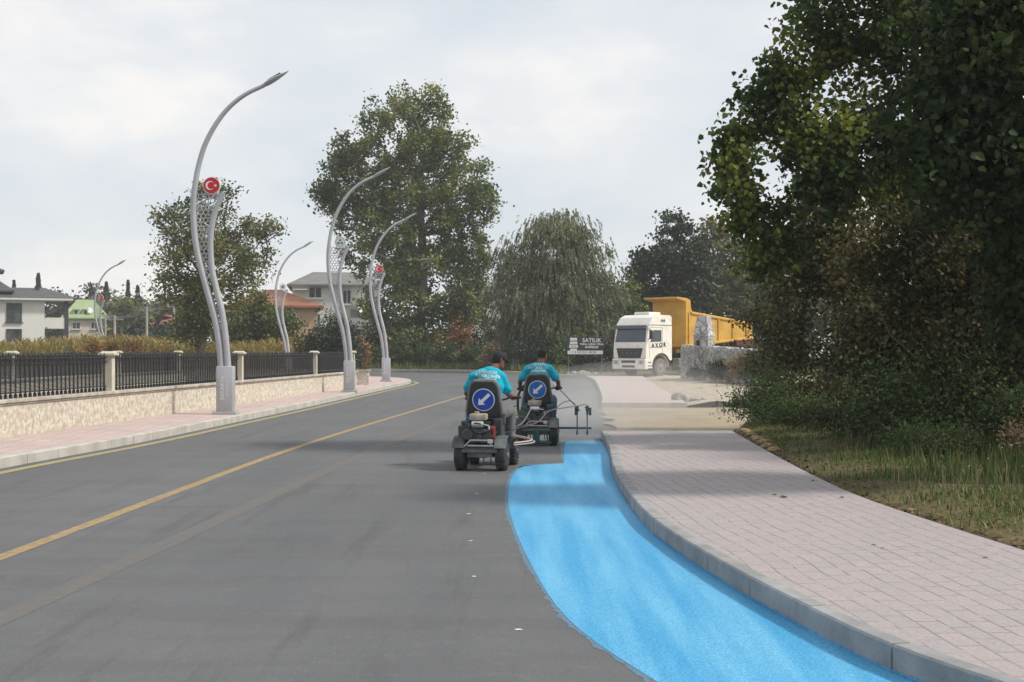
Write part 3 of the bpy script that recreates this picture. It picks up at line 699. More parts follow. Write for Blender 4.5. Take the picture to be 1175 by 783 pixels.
# thick, crooked low bough of the near tree is part of its own fallen limb
br=MB(); br.tube(catmull([(7.3,12.9,.55),(6.6,12.9,.85),(6.15,13.0,1.02),(5.7,13.1,1.10),(5.3,13.0,1.25)],5),[.05]*12+[.03]*9,8)
tag(br.build('fallen_branch',M_bark,smooth=True),'bare crooked bough lying low under the dark tree','branch')

def bush(label,base,w,h,lm,leaf=.12,tips=60,per=50,seed=1,group=None,asp=.6,fold=False,dy=1,name='bush',spread=None,gap=0):
    l=[(0,0,h*.5,w*.45,w*.45*dy,h*.48),(-w*.25,.1,h*.38,w*.26,w*.3*dy,h*.36),(w*.26,-.1,h*.40,w*.26,w*.3*dy,h*.38)]
    return tree(label,'bush',base,l,tips,per,leaf,spread or w*.09,lm,M_bark,seed,trunk_h=h*.45,trunk_r=max(.02,w*.02),r_tip=.005,asp=asp,fold=fold,name=name,group=group,trunk_n='stem',hollow=.25,gap=gap)
def bpx(label,px,py,w,h,Y,lm,**k):
    """py: foot of the bush"""
    s=Y/FPX; zb=k.pop('z0',0.0); return bush(label,(gx(px,Y),Y,zb),w*s,h*s,lm,**k)
# right verge shrubs (feet on the verge)
G1='shrubs along the right verge'
bush('dense green shrub at the far end of the right pavement',(5.2,25.4,.12),1.9,1.25,LM_weed,.07,150,60,31,G1,asp=.4)
bush('broad shrub beside the first verge shrub, darker leaves',(6.2,25.0,.2),2.0,1.15,LM_olive,.075,130,60,32,G1,asp=.5)
bush('low brown-green shrub in the shade of the olive tree',(7.7,23.0,.25),2.2,1.0,LM_olive,.07,120,60,33,G1,asp=.5)
bush('dark green shrub at the foot of the near dark tree',(7.5,18.2,.25),2.2,1.1,LM_weed,.075,130,60,34,G1,asp=.45)
bush('large dark shrub at the right edge behind the grass',(8.8,16.0,.3),2.6,1.3,LM_ever,.08,150,60,35,G1,asp=.5)
bush('green shrub hiding the foot of the overhanging poplar',(6.15,19.2,.2),2.4,1.75,LM_weed,.07,200,60,37,G1,asp=.45)
bush('low shrub leaning over the clay clods at the pavement edge',(5.0,23.2,.15),1.5,.8,LM_weed,.06,90,60,38,G1,asp=.4)
bush('low mixed shrub a little nearer than the clay clods',(5.6,21.2,.15),1.5,.7,LM_olive,.06,90,60,39,G1,asp=.4)
bush('dry brown weed clump between grass and dark shrubs',(6.9,16.6,.2),1.8,.6,LM_straw,.05,80,50,139,G1,asp=.25,gap=.15)
bush('green weed clump at the edge of the near grass',(5.6,17.4,.15),1.3,.5,LM_weed,.05,70,50,140,G1,asp=.35)
bush('shrub with reddish dry leaves in the middle of the verge',(6.5,20.6,.25),1.2,.75,LM_straw,.06,60,40,36,G1,asp=.35,gap=.2)
for i,(x,y,w,h) in enumerate([(9.5,27,4,3.2),(12.5,24,4,3.4),(14.5,28,5,3.8),(11.5,34,5,3.6),(17,34,6,4.4),(11.0,20,3,2.2),(14,20,4,3.0),(20.5,41,7,5)]):
    bush(['tall hedge-like bush behind the olive tree','tall bush in the deep shade behind the dark tree','big bush closing the view at the right','bush behind the verge shrubs','large bush far right beyond the rubble yard','dark bush behind the near grass','dark bush at the right edge, farther back','largest bush at the back right'][i],
         (x,y,.2),w,h,LM_ever if i%2 else LM_olive,.16,150,60,40+i,'bushes closing the right side',asp=.6)
# shrubs by the stone wall
G2='shrubs by the stone wall'
bpx('dark green shrub growing against the stone wall',826,441,36,28,60,LM_ever,leaf=.10,tips=90,per=50,seed=51,group=G2,z0=.1)
bpx('rusty dry shrub leaning on the end of the stone wall',846,442,30,40,58,LM_straw,leaf=.10,tips=80,per=40,seed=52,group=G2,asp=.3,z0=.1)
bpx('tall green bush right of the stone wall end',885,440,56,60,54,LM_olive,leaf=.13,tips=120,per=50,seed=53,group=G2,z0=.1)
bpx('small dark shrub under the stone pillar',797,436,18,20,64,LM_ever,leaf=.08,tips=40,per=40,seed=54,group=G2,z0=.1)
# undergrowth past the far kerb
G3='undergrowth beneath the far trees'
rnd=random.Random(4)
specs=[(448,24,34,'o'),(470,30,30,'g'),(505,40,40,'o'),(528,34,52,'o'),(488,26,30,'g'),(548,40,46,'e'),(572,36,50,'g'),(424,30,34,'e'),(592,26,40,'g'),(462,26,28,'w'),(516,30,20,'w'),(540,26,18,'w'),(440,34,18,'w'),(492,30,18,'w'),(566,28,20,'s')]
nm={'o':('orange dry bush',LM_orange),'g':('mixed green bush',LM_walnut),'e':('dark evergreen bush',LM_ever),'w':('low green weed clump',LM_weed),'s':('pale dry weed clump',LM_straw)}
wh={448:'beside the third lamp',470:'left of the poplar trunk',505:'right of the poplar trunk',528:'second to the right of the poplar trunk, the tallest orange one',488:'straight in front of the poplar trunk',548:'left of the capped rider\'s head',572:'behind the capped rider\'s head',424:'between the second and third lamps',592:'between the two riders',462:'at the kerb near the third lamp',516:'at the kerb under the orange bushes',540:'at the kerb left of the capped rider',440:'at the kerb behind the third lamp post',492:'at the kerb under the poplar',566:'at the kerb behind the capped rider'}
for i,(px,w,h,k) in enumerate(specs):
    Yb={'w':107,'s':103}.get(k,110+rnd.random()*3)
    if px>560: Yb-=8
    bpx(nm[k][0]+' '+wh[px],px,0,w,h+14,Yb,nm[k][1],leaf=.22 if k!='w' else .16,tips=70,per=46,seed=60+i,group=G3,z0=.1,gap=.1 if k=='o' else 0)
# hedge and trees closing the view behind the sale board and the tipper
G4='dark growth behind the sale board'
for i,(px,w,h,Yb,lm_) in enumerate([(618,60,30,94,'e'),(655,60,34,93,'g'),(690,56,30,92,'e'),(716,50,34,97,'g'),(748,60,44,99,'e'),(600,40,22,97,'g'),(790,70,46,101,'g'),(835,70,46,97,'e')]):
    bpx(['hedge bush behind the farther rider','hedge bush behind the sale board, left one','hedge bush behind the sale board, right one','hedge bush between the board and the truck','hedge bush behind the truck cab','low hedge bush left of the farther rider','hedge bush behind the tipper body','hedge bush at the tail of the tipper'][i],px,0,w,h+12,Yb,LM_ever if lm_=='e' else LM_weed,leaf=.17,tips=110,per=56,seed=160+i,group=G4,z0=0)
G5='background trees behind the willow and the tipper'
for i,(px,yt,w,Yb) in enumerate([(560,330,60,150),(610,300,70,155),(690,318,70,150),(745,318,60,160),(880,270,90,140),(960,270,110,120),(1080,250,140,110)]):
    s_=Yb/FPX; H=(402-yt)*s_+CAMZ; b=(gx(px,Yb),Yb); r_=w*s_
    tree(['background tree between the poplar and the willow','background tree directly behind the willow','background tree behind the right side of the willow','background tree left behind the tipper','background tree behind the tail of the tipper','background tree behind the olive shrubby tree','background tree behind the dark tree at the right edge'][i],'tree',b,[(0,0,H*.62,r_*.5,r_*.5,H*.38),(-r_*.3,0,H*.42,r_*.4,r_*.4,H*.3),(r_*.3,1,H*.42,r_*.4,r_*.4,H*.3),(0,-1,H*.25,r_*.55,r_*.4,H*.2)],tips=150,per=40,leaf=.42,spread=.6,lm=LM_walnut if i%2 else LM_ever,seed=180+i,trunk_r=.25,r_tip=.03,group=G5)
# bushes across the canal
bpx('round dark evergreen in front of the grey-roofed house',380,0,62,76,88,LM_ever,leaf=.2,tips=170,per=60,seed=80,asp=.5)
bpx('low dark round bush in front of the corn',82,0,50,33,74,LM_ever,leaf=.14,tips=110,per=60,seed=81,asp=.5)
bpx('rusty bush at the edge of the corn beside the farthest lamp',104,0,36,46,78,LM_orange,leaf=.15,tips=90,per=46,seed=82,gap=.1)
for i,(px,w,h,Yb) in enumerate([(128,30,30,80),(152,34,34,79),(186,34,32,80),(412,26,40,92),(352,30,30,90)]):
    bpx(['rusty scrub bush right of the farthest lamp','rusty scrub bush between the farthest lamp and the spreading tree, tallest one','rusty scrub bush left of the spreading tree foot','rusty scrub bush right of the round evergreen','rusty scrub bush left of the round evergreen'][i],px,0,w,h+10,Yb,LM_orange,leaf=.14,tips=80,per=46,seed=230+i,gap=.1,group='rusty scrub in front of the corn')
b=(gx(290,92),92)
tree('young loose green tree in front of the red roof','tree',b,[pl(285,374,30,28,92,b),pl(315,378,26,24,92,b),pl(292,352,18,16,92,b),pl(266,385,20,20,92,b),pl(335,385,16,18,92,b)],tips=280,per=40,leaf=.2,spread=.32,lm=LM_walnut,seed=83,trunk_r=.1,r_tip=.012,gap=.2,gs=.8)
b=(gx(213,96),96)
tree('thin green tree in front of the small red-roofed house','tree',b,[pl(212,372,14,26,96,b),pl(204,385,12,18,96,b)],tips=60,per=36,leaf=.18,spread=.25,lm=LM_walnut,seed=84,trunk_r=.08,r_tip=.012,gap=.2,gs=.8)

# corn field: many blades, nobody could count them
def corn():
    rs=np.random.RandomState(9); V=[];n=5200
    x=rs.uniform(-46,-9,n); y=rs.uniform(84,98,n); keep=(x/y*FPX+587<335)|(y>92); keep&=(x/y*1500+587<345)
    x=x[keep]; y=y[keep]; n=len(x); h=2.0+.5*rs.rand(n)+.25*np.sin(x*.4)
    k=8; idx=np.repeat(np.arange(n),k); f=rs.rand(n*k)
    cen=np.stack([x[idx],y[idx],f*h[idx]],1); ang=rs.rand(n*k)*2*PI
    d=np.stack([np.cos(ang)*.6,np.sin(ang)*.6,.5+rs.rand(n*k)*.6],1); d/=np.linalg.norm(d,axis=1)[:,None]
    cen[:,:2]+=d[:,:2]*.2; s=np.cross(d,[0,0,1.]); s/=np.linalg.norm(s,axis=1)[:,None]; L=(.55+.3*rs.rand(n*k))[:,None]; w=.045
    tip=cen+d*L*.5; tip[:,2]-=.12
    V=np.stack([cen-d*L*.5,cen+s*w,tip,cen-s*w],1).reshape(-1,3); o=np.arange(n*k)*4; F=np.stack([o,o+1,o+2,o+3],1)
    t=np.repeat(np.repeat(rs.rand(n)*.5,k)+rs.rand(n*k)*.4+.05,4)
    # stalks
    V2=np.stack([np.stack([x-.02,y,x*0],1),np.stack([x+.02,y,x*0],1),np.stack([x+.015,y,h],1),np.stack([x-.015,y,h],1)],1).reshape(-1,3)
    o2=np.arange(n)*4+len(V); F2=np.stack([o2,o2+1,o2+2,o2+3],1)
    o=npmesh('corn_field',np.vstack([V,V2]),np.vstack([F,F2]),LM_brownyel,None,{'tint':np.concatenate([t,np.repeat(rs.rand(n)*.6+.2,4)])}); tag(o,kind='stuff')
corn()

# unseen trees added farther right to cast shade on the grass and pavement
for i,(x,y,h) in enumerate([(12.0,17.5,8.5),(12.5,12.5,7.0)]):
    tree(['tree standing farthest right, behind the dark tree','lower tree just outside the right edge of the grass'][i],'tree',(x,y,.3),[(0,0,h*.65,2.4,2.4,h*.33),(-1.0,.5,h*.45,1.6,1.8,h*.25),(1.2,-.4,h*.5,1.8,1.8,h*.28)],tips=260,per=50,leaf=.13,spread=.24,lm=LM_dark,seed=210+i,trunk_r=.16,r_tip=.008)
# grass and weeds on the right verge
def blades(name,m,n,region,h0,h1,w,seed,clump=0,lean=.35,dens=None):
    rs=np.random.RandomState(seed); P=[]
    (x0,x1),(y0,y1)=region
    while len(P)<n:
        y=y0+(y1-y0)*rs.rand()**1.15; d=(x1-x0)*rs.rand()**1.3+x0; x=xv(y)+d
        if dens and rs.rand()>dens(x,y,d): continue
        P.append((x,y,zverge(x,y)-.01))
    P=np.array(P); n=len(P); h=h0+(h1-h0)*rs.rand(n)**1.5; a=rs.rand(n)*2*PI
    le=np.stack([np.cos(a),np.sin(a),0*a],1)*(lean*h*rs.rand(n))[:,None]; sd=np.stack([-np.sin(a),np.cos(a),0*a],1)*(w*(.6+.8*rs.rand(n)))[:,None]
    up=np.stack([0*a,0*a,h],1); B=P; Mid=P+up*.55+le*.35; T=P+up*.95+le
    V=np.stack([B-sd,B+sd,Mid+sd*.8,T,Mid-sd*.8],1).reshape(-1,3); o=np.arange(n)*5
    F=np.concatenate([np.stack([o,o+1,o+2,o+4],1),np.stack([o+4,o+2,o+3,o+3],1)])
    # second face is a triangle: give it its own array
    F1=np.stack([o,o+1,o+2,o+4],1); T4=np.stack([o+4,o+2,o+3],1)
    tint=np.repeat(rs.rand(n)*.8+.1,5)
    Vq=V; 
    me_v=np.vstack([V]); 
    # tip as thin quad
    V=np.stack([B-sd,B+sd,Mid+sd*.8,Mid-sd*.8, T+sd*.1, T-sd*.1],1).reshape(-1,3); o=np.arange(n)*6
    F=np.concatenate([np.stack([o,o+1,o+2,o+3],1),np.stack([o+3,o+2,o+4,o+5],1)])
    ob=npmesh(name,V,F,m,None,{'tint':np.repeat(rs.rand(n)*.8+.1,6)}); tag(ob,kind='stuff')
dg_=lambda x,y,d: min(1,.04+max(0,d-.12)*.95)*(.5+1.1*max(-.4,nz2(x,y,.9,3)))*(1 if y>10.5 else .55)
blades('grass',LM_grass,90000,((.03,9),(5,27)),.03,.12,.0055,71,lean=.9,dens=dg_)
blades('tall_weeds',LM_weed,17000,((1.2,10),(13.5,27)),.10,.36,.008,72,dens=lambda x,y,d:min(1,max(0,d-1.0)*.5)*(.4+1.1*max(-.3,nz2(x,y,.7,9))))
blades('dry_stalks',LM_straw,1500,((.6,8),(9,27)),.10,.36,.004,73,dens=lambda x,y,d:.25+1.2*max(0,nz2(x,y,.5,5)))
def flowers():
    rs=np.random.RandomState(5); P=[]
    while len(P)<900:
        y=13+14*rs.rand(); d=1+7*rs.rand(); x=xv(y)+d
        if nz2(x,y,.8,4)<.05: continue
        P.append((x,y,zverge(x,y)+.12+.22*rs.rand()))
    V,F,t=leaf_cloud(rs,np.array(P),.022,rs.rand(900)*.3+.7,.9,.8,False); tag(npmesh('small_flowers',V,F,LM_straw,None,{'tint':t}),kind='stuff')
flowers()
def litter():
    rs=np.random.RandomState(15); n=5200; y=6+19*rs.rand(n)**1.2; d=.02+rs.rand(n)**1.8*6; P=[(xv(a)+b_,a,zverge(xv(a)+b_,a)+.012) for a,b_ in zip(y,d)]
    V,F,t=leaf_cloud(rs,np.array(P),.055,rs.rand(n)*.8,.6,3.0,False); tag(npmesh('leaf_litter',V,F,LM_litter,None,{'tint':t}),kind='stuff')
litter()
# far verge grass
def farblades():
    rs=np.random.RandomState(77); n=16000; i=rs.randint(0,len(fk)-1,n); f=rs.rand(n); F0=np.array(fk)
    p=F0[i]*(1-f)[:,None]+F0[i+1]*f[:,None]; off=rs.rand(n)**1.3*9; p=p+np.stack([off*-.06,off],1)
    keep=(p[:,0]>-40)&(p[:,0]<3.4); p=p[keep]; n=len(p); h=.15+.5*rs.rand(n)**1.6; a=rs.rand(n)*2*PI; w=.03
    B=np.stack([p[:,0],p[:,1],p[:,0]*0+.13],1); sd=np.stack([np.cos(a),np.sin(a),0*a],1)*w; T=B+np.stack([.3*h*np.sin(a*3),.3*h*np.cos(a*5),h],1)
    V=np.stack([B-sd,B+sd,T+sd*.15,T-sd*.15],1).reshape(-1,3); o=np.arange(n)*4
    ob=npmesh('verge_grass',V,np.stack([o,o+1,o+2,o+3],1),LM_grass,None,{'tint':np.repeat(rs.rand(n),4)}); tag(ob,kind='stuff')
farblades()

# conifers and the wooded skyline behind the houses
def conifer(label,px,ytop,ybase,w,Y,seed,group,narrow=False):
    rs=np.random.RandomState(seed); s=Y/FPX; H=(402-ytop)*s+CAMZ; Wd=w*s*(.95 if not narrow else .6); x=gx(px,Y)
    root=thing('conifer' if not narrow else 'cypress_tree',label,'tree',(x,Y,0),0,group)
    mb=MB(); mb.tube([(0,0,-.2),(0,0,H*.5),(0,0,H*.97)],[H*.018,H*.011,.02],6); mb.build('trunk',M_bark,root,smooth=True)
    n=3800; f=rs.rand(n)**.8; z=H*(.08+.92*f); prof=(1-f)**(1.0 if not narrow else .6)*np.minimum(1,f*8+.3)
    layer=.75+.25*np.sin(z/H*55); a=rs.rand(n)*2*PI; r=Wd*prof*layer*(.35+.65*rs.rand(n)**.4)*(1+.25*np.sin(a*3+seed))
    c_=np.stack([np.cos(a)*r,np.sin(a)*r,z-r*.18],1); d=np.stack([np.cos(a),np.sin(a),-.25+0*a if not narrow else 1.5+0*a],1)
    V,F,t=leaf_cloud(rs,c_,s*3.6,rs.rand(n)*.8+.1,.5,.5,False,d); npmesh('crown',V,F,LM_conifer,root,{'tint':t})
GC='conifers on the skyline'
conifer('small dark conifer at the left end of the skyline',16,322,0,13,200,1,GC)
conifer('pointed conifer standing right above the white house\'s chimney',44,314,0,22,200,2,GC)
conifer('dark conifer behind the farthest lamp\'s arm',122,324,0,26,210,3,GC)
conifer('narrow black cypress left of the spreading tree',147,322,0,10,200,4,GC,True)
conifer('short conifer just right of the narrow cypress',158,328,0,20,205,5,GC)
GW='wooded skyline trees'
labs=['rounded skyline tree right of the white house','skyline tree behind the green roof','taller skyline tree left of the farthest lamp','skyline tree behind the utility poles','skyline tree left of the utility pole pair','broad skyline tree near the small red-roofed house','skyline tree behind the spreading tree','dark skyline tree above the power lines','low tree at the foot of the utility poles']
for i,(px,yt,w,Yb) in enumerate([(66,334,30,215),(84,330,32,220),(103,326,32,215),(132,328,40,205),(160,338,44,200),(186,336,46,190),(214,340,46,190),(148,345,40,180),(172,372,60,150)]):
    s=Yb/FPX; H=(402-yt)*s+CAMZ; b=(gx(px,Yb),Yb)
    tree(labs[i],'tree',b,[(0,0,H*.62,w*s*.55,w*s*.5,H*.38),(-w*s*.3,0,H*.5,w*s*.4,w*s*.4,H*.3),(w*s*.3,1,H*.5,w*s*.4,w*s*.4,H*.32),(0,-1,H*.3,w*s*.5,w*s*.4,H*.25)],tips=110,per=34,leaf=.55,spread=.7,lm=LM_walnut if i%2 else LM_ever,seed=90+i,trunk_r=.25,r_tip=.04,group=GW)
# ---------------------------------------------------------------- street lamps
M_lamp=mat('galvanised_grey_paint',(.44,.45,.475),.45,metal=.2,col2=(.38,.39,.415),nscale=1.5,spec=.5)
M_lampd=mat('lamp_glass',(.16,.17,.18),.25,spec=.6)
M_red=mat('emblem_red',(.60,.015,.03),.45)
M_white=mat('emblem_white',(.78,.78,.78),.45,col2=(.70,.70,.71))
M_green=mat('emblem_green',(.05,.25,.17),.45)
M_slate=mat('emblem_slate',(.10,.17,.22),.45)
SC_=8.07/393
def lp(px,py): return ((px-259)*SC_,0,(475-py)*SC_)
MAIN=catmull([lp(254.5,430),lp(252.5,400),lp(248,371),lp(240,341),lp(232,312),lp(225.5,284),lp(222.5,258),lp(222,232),lp(225,205),lp(230,182),lp(237.5,161),lp(250,139),lp(264,122),lp(282,108),lp(303,98)],5)
SHORT=catmull([lp(262,430),lp(259.5,395),lp(255,360),lp(249,335),lp(243.5,310),lp(241.5,280),lp(243.5,258),lp(248,240),lp(256.5,221)],5)
def interp(curve,z):
    for a,b in zip(curve,curve[1:]):
        if (a.z-z)*(b.z-z)<=0 and abs(b.z-a.z)>1e-6: return a.x+(b.x-a.x)*(z-a.z)/(b.z-a.z)
    return curve[-1].x
def lattice():
    rs=random.Random(3); mb=MB(); s=.062; z0=lp(0,322)[2]; z1=lp(0,219)[2]; pts={}
    def P(i,j,k):
        # vertices of a hexagonal net, shaken so the cells come out uneven
        key=(i,j,k)
        if key not in pts:
            x=(i+(j%2)*.5)*s*1.75-.9; z=z0+j*s*1.5+(0 if k==0 else s); pts[key]=(x+rs.uniform(-.30,.30)*s,z+rs.uniform(-.30,.30)*s)
        return pts[key]
    segs=[]
    for j in range(-1,40):
        for i in range(-2,14):
            a=P(i,j,0); b=P(i,j,1); segs.append((a,b))
            if j%2==0: segs.append((b,P(i,j+1,0))); segs.append((b,P(i-1,j+1,0)))
            else: segs.append((b,P(i+1,j+1,0))); segs.append((b,P(i,j+1,0)))
    for a,b in segs:
        q=[]
        for (x,z) in (a,b):
            if not z0-.02<z<z1: q=None; break
            xl=interp(MAIN,z)+.03; xr=interp(SHORT,z)-.03
            q.append((xl<=x<=xr,min(max(x,xl),xr),z))
        if not q or (not q[0][0] and not q[1][0]): continue
        A=Vector((q[0][1],0,q[0][2])); B=Vector((q[1][1],0,q[1][2])); d=B-A
        if d.length<.015: continue
        d.normalize(); sd=Vector((-d.z,0,d.x))*.0115; t=Vector((0,.006,0)); A-=d*.004; B+=d*.004
        mb.add([A+sd-t,A-sd-t,B-sd-t,B+sd-t,A+sd+t,A-sd+t,B-sd+t,B+sd+t],[(0,1,2,3),(7,6,5,4),(0,4,5,1),(1,5,6,2),(2,6,7,3),(3,7,4,0)])
    return mb
MF=Matrix(((1,0,0,0),(0,0,-1,0),(0,1,0,0),(0,0,0,1)))   # text plane -> faces the viewer (-y)
def disc(r,n=40): return [(r*math.cos(2*PI*i/n),r*math.sin(2*PI*i/n)) for i in range(n)]
def star(cx,cy,r,n=5,ri=.382,a0=0): return [(cx+(r if i%2==0 else r*ri)*math.cos(a0+PI*i/n),cy+(r if i%2==0 else r*ri)*math.sin(a0+PI*i/n)) for i in range(2*n)]
def crescent(cx,R1,cx2,R2,n=40):
    # outer disc minus inner disc, opening to the right
    d=cx2-cx; xi=(R1*R1-R2*R2+d*d)/(2*d); yi=math.sqrt(max(R1*R1-xi*xi,0)); a1=math.atan2(yi,xi); a2=math.atan2(yi,xi-d)
    o=[(cx+R1*math.cos(a1+(2*PI-2*a1)*i/n),R1*math.sin(a1+(2*PI-2*a1)*i/n)) for i in range(n+1)]
    o+=[(cx2+R2*math.cos(2*PI-a2-(2*PI-2*a2)*i/n),R2*math.sin(2*PI-a2-(2*PI-2*a2)*i/n)) for i in range(1,n)]
    return o
def emblem(root,kind):
    c=Vector(lp(243,213)); M=Matrix.Translation(c+Vector((0,-.03,0)))@MF
    f=MB(); f.prism(disc(.205),Matrix.Translation(c+Vector((0,.025,0)))@MF,.05); 
    if kind=='red':
        d=f.build('emblem_disc',M_white,root); g=MB(); g.prism(disc(.188),M,.004); g.build('emblem_field',M_red,d)
        h=MB(); h.prism(crescent(-.035,.105,-.008,.084),Matrix.Translation(c+Vector((0,-.035,0)))@MF,.004); h.prism(star(.092,0,.048,a0=PI),Matrix.Translation(c+Vector((0,-.035,0)))@MF,.004); h.build('crescent_and_star',M_white,d)
    elif kind=='green':
        d=f.build('emblem_disc',M_white,root); h=MB(); T=M
        for k in range(3):
            a=PI/2+k*2*PI/3; R_=Matrix.Translation(c+Vector((0,-.03,0)))@MF@Matrix.Rotation(a,4,'Z')
            h.prism([(.02,0),(.05,-.045),(.10,-.038),(.115,0),(.10,.038),(.05,.045)],R_,.004)
        for k in range(24):
            a=2*PI*k/24; a2=a+2*PI/24*1.001
            h.add([T@Vector((q*math.cos(b_),q*math.sin(b_),.003)) for q,b_ in ((.150,a),(.165,a),(.165,a2),(.150,a2))],[(0,1,2,3)])
        h.build('emblem_mark',M_green,d)
    else:
        d=f.build('emblem_disc',M_white,root); h=MB()
        for yy,w in ((.06,.09),(.015,.12),(-.03,.11),(-.075,.07)):
            h.prism([(-w,yy-.012),(w,yy-.012),(w*.8,yy+.016),(0,yy+.03),(-w*.8,yy+.016)],M,.004)
        h.build('emblem_mark',M_slate,d)
def lamp(label,loc,kind,proto=None,text=True):
    if proto is None:
        root=thing('street_lamp',label,'street lamp',loc,0,'curved street lamps')
        b=MB(); b.rbox((0,0,.585),(.40,.30,1.09),.03); b.build('base_column',M_lamp,root,smooth=True)
        p=MB(); p.rbox((0,0,.03),(.56,.44,.06),.015)
        for sx in(-1,1):
            for sy in(-1,1): p.lathe((sx*.235,sy*.175,.055),(0,0,1),[(0,.022),(.03,.022),(.035,.01)],8)
        p.build('base_plate',M_lamp,root)
        r1=[.082-.034*(i/(len(MAIN)-1))**1.3 for i in range(len(MAIN))]; m=MB(); m.tube(MAIN,r1,14); m.build('main_pole',M_lamp,root,smooth=True)
        m=MB(); m.tube(SHORT,[.08-.02*i/(len(SHORT)-1) for i in range(len(SHORT))],14); m.build('short_pole',M_lamp,root,smooth=True)
        lattice().build('lattice_panel',M_lamp,root)
        # blade-shaped lamp head in line with the arm
        a=Vector(lp(300,99.5)); b=Vector(lp(331,81.5)); d=(b-a).normalized(); s=Vector((0,1,0)); u=d.cross(s)*-1
        rings=[]
        for f,w,t in ((0,.045,.045),(.06,.06,.05),(.12,.05,.045),(.15,.11,.05),(.3,.15,.055),(.55,.14,.045),(.8,.085,.028),(1,.015,.008)):
            rings.append((a+(b-a)*f,(w,t),s,u))
        h=MB(); loft_into(h,rings,16); hd=h.build('lamp_head',M_lamp,root,smooth=True)
        g=MB(); g.prism([(-.12,-.08),(.22,-.07),(.22,.07),(-.12,.08)],Matrix(((d.x,0,-u.x,0),(0,1,0,0),(d.z,0,-u.z,0),(0,0,0,1))),.01)
        go=g.build('lamp_lens',M_lampd,hd); go.location=a+(b-a)*.45-u*.048
        emblem(root,kind)
    else:
        root=thing('street_lamp',label,'street lamp',loc,0,'curved street lamps')
        for ch in proto.children:
            if ch.name.split('.')[0] in('emblem_disc','lettering'): continue
            copy_tree(ch,root)
        emblem(root,kind)
    if text:
        M=Matrix.Translation((0,-.152,.62))@MF@Matrix.Rotation(PI/2,4,'Z')
        lettering([('SAKARYA',.13,0,.045),('BÜYÜKŞEHİR',.062,0,-.065)],M,M_white,root)
    return root
L1=lamp('nearest and tallest-looking grey lamp with red crescent disc',(gx(259,30.8),30.8,.146),'red')
lamp('second grey lamp with white and green disc, at the end of the fence',(gx(401,46.9),46.9,.146),'green',L1)
lamp('third grey lamp with red crescent disc, alone at the pavement corner',(gx(443,62.5),62.5,.148),'red',L1)
lamp('lamp across the canal with white and slate disc, in front of the red roof',(gx(331,77),77,0),'slate',L1,False)
lamp('farthest lamp at left with red crescent disc, in front of the green roof',(gx(121,93),93,0),'red',L1,False)

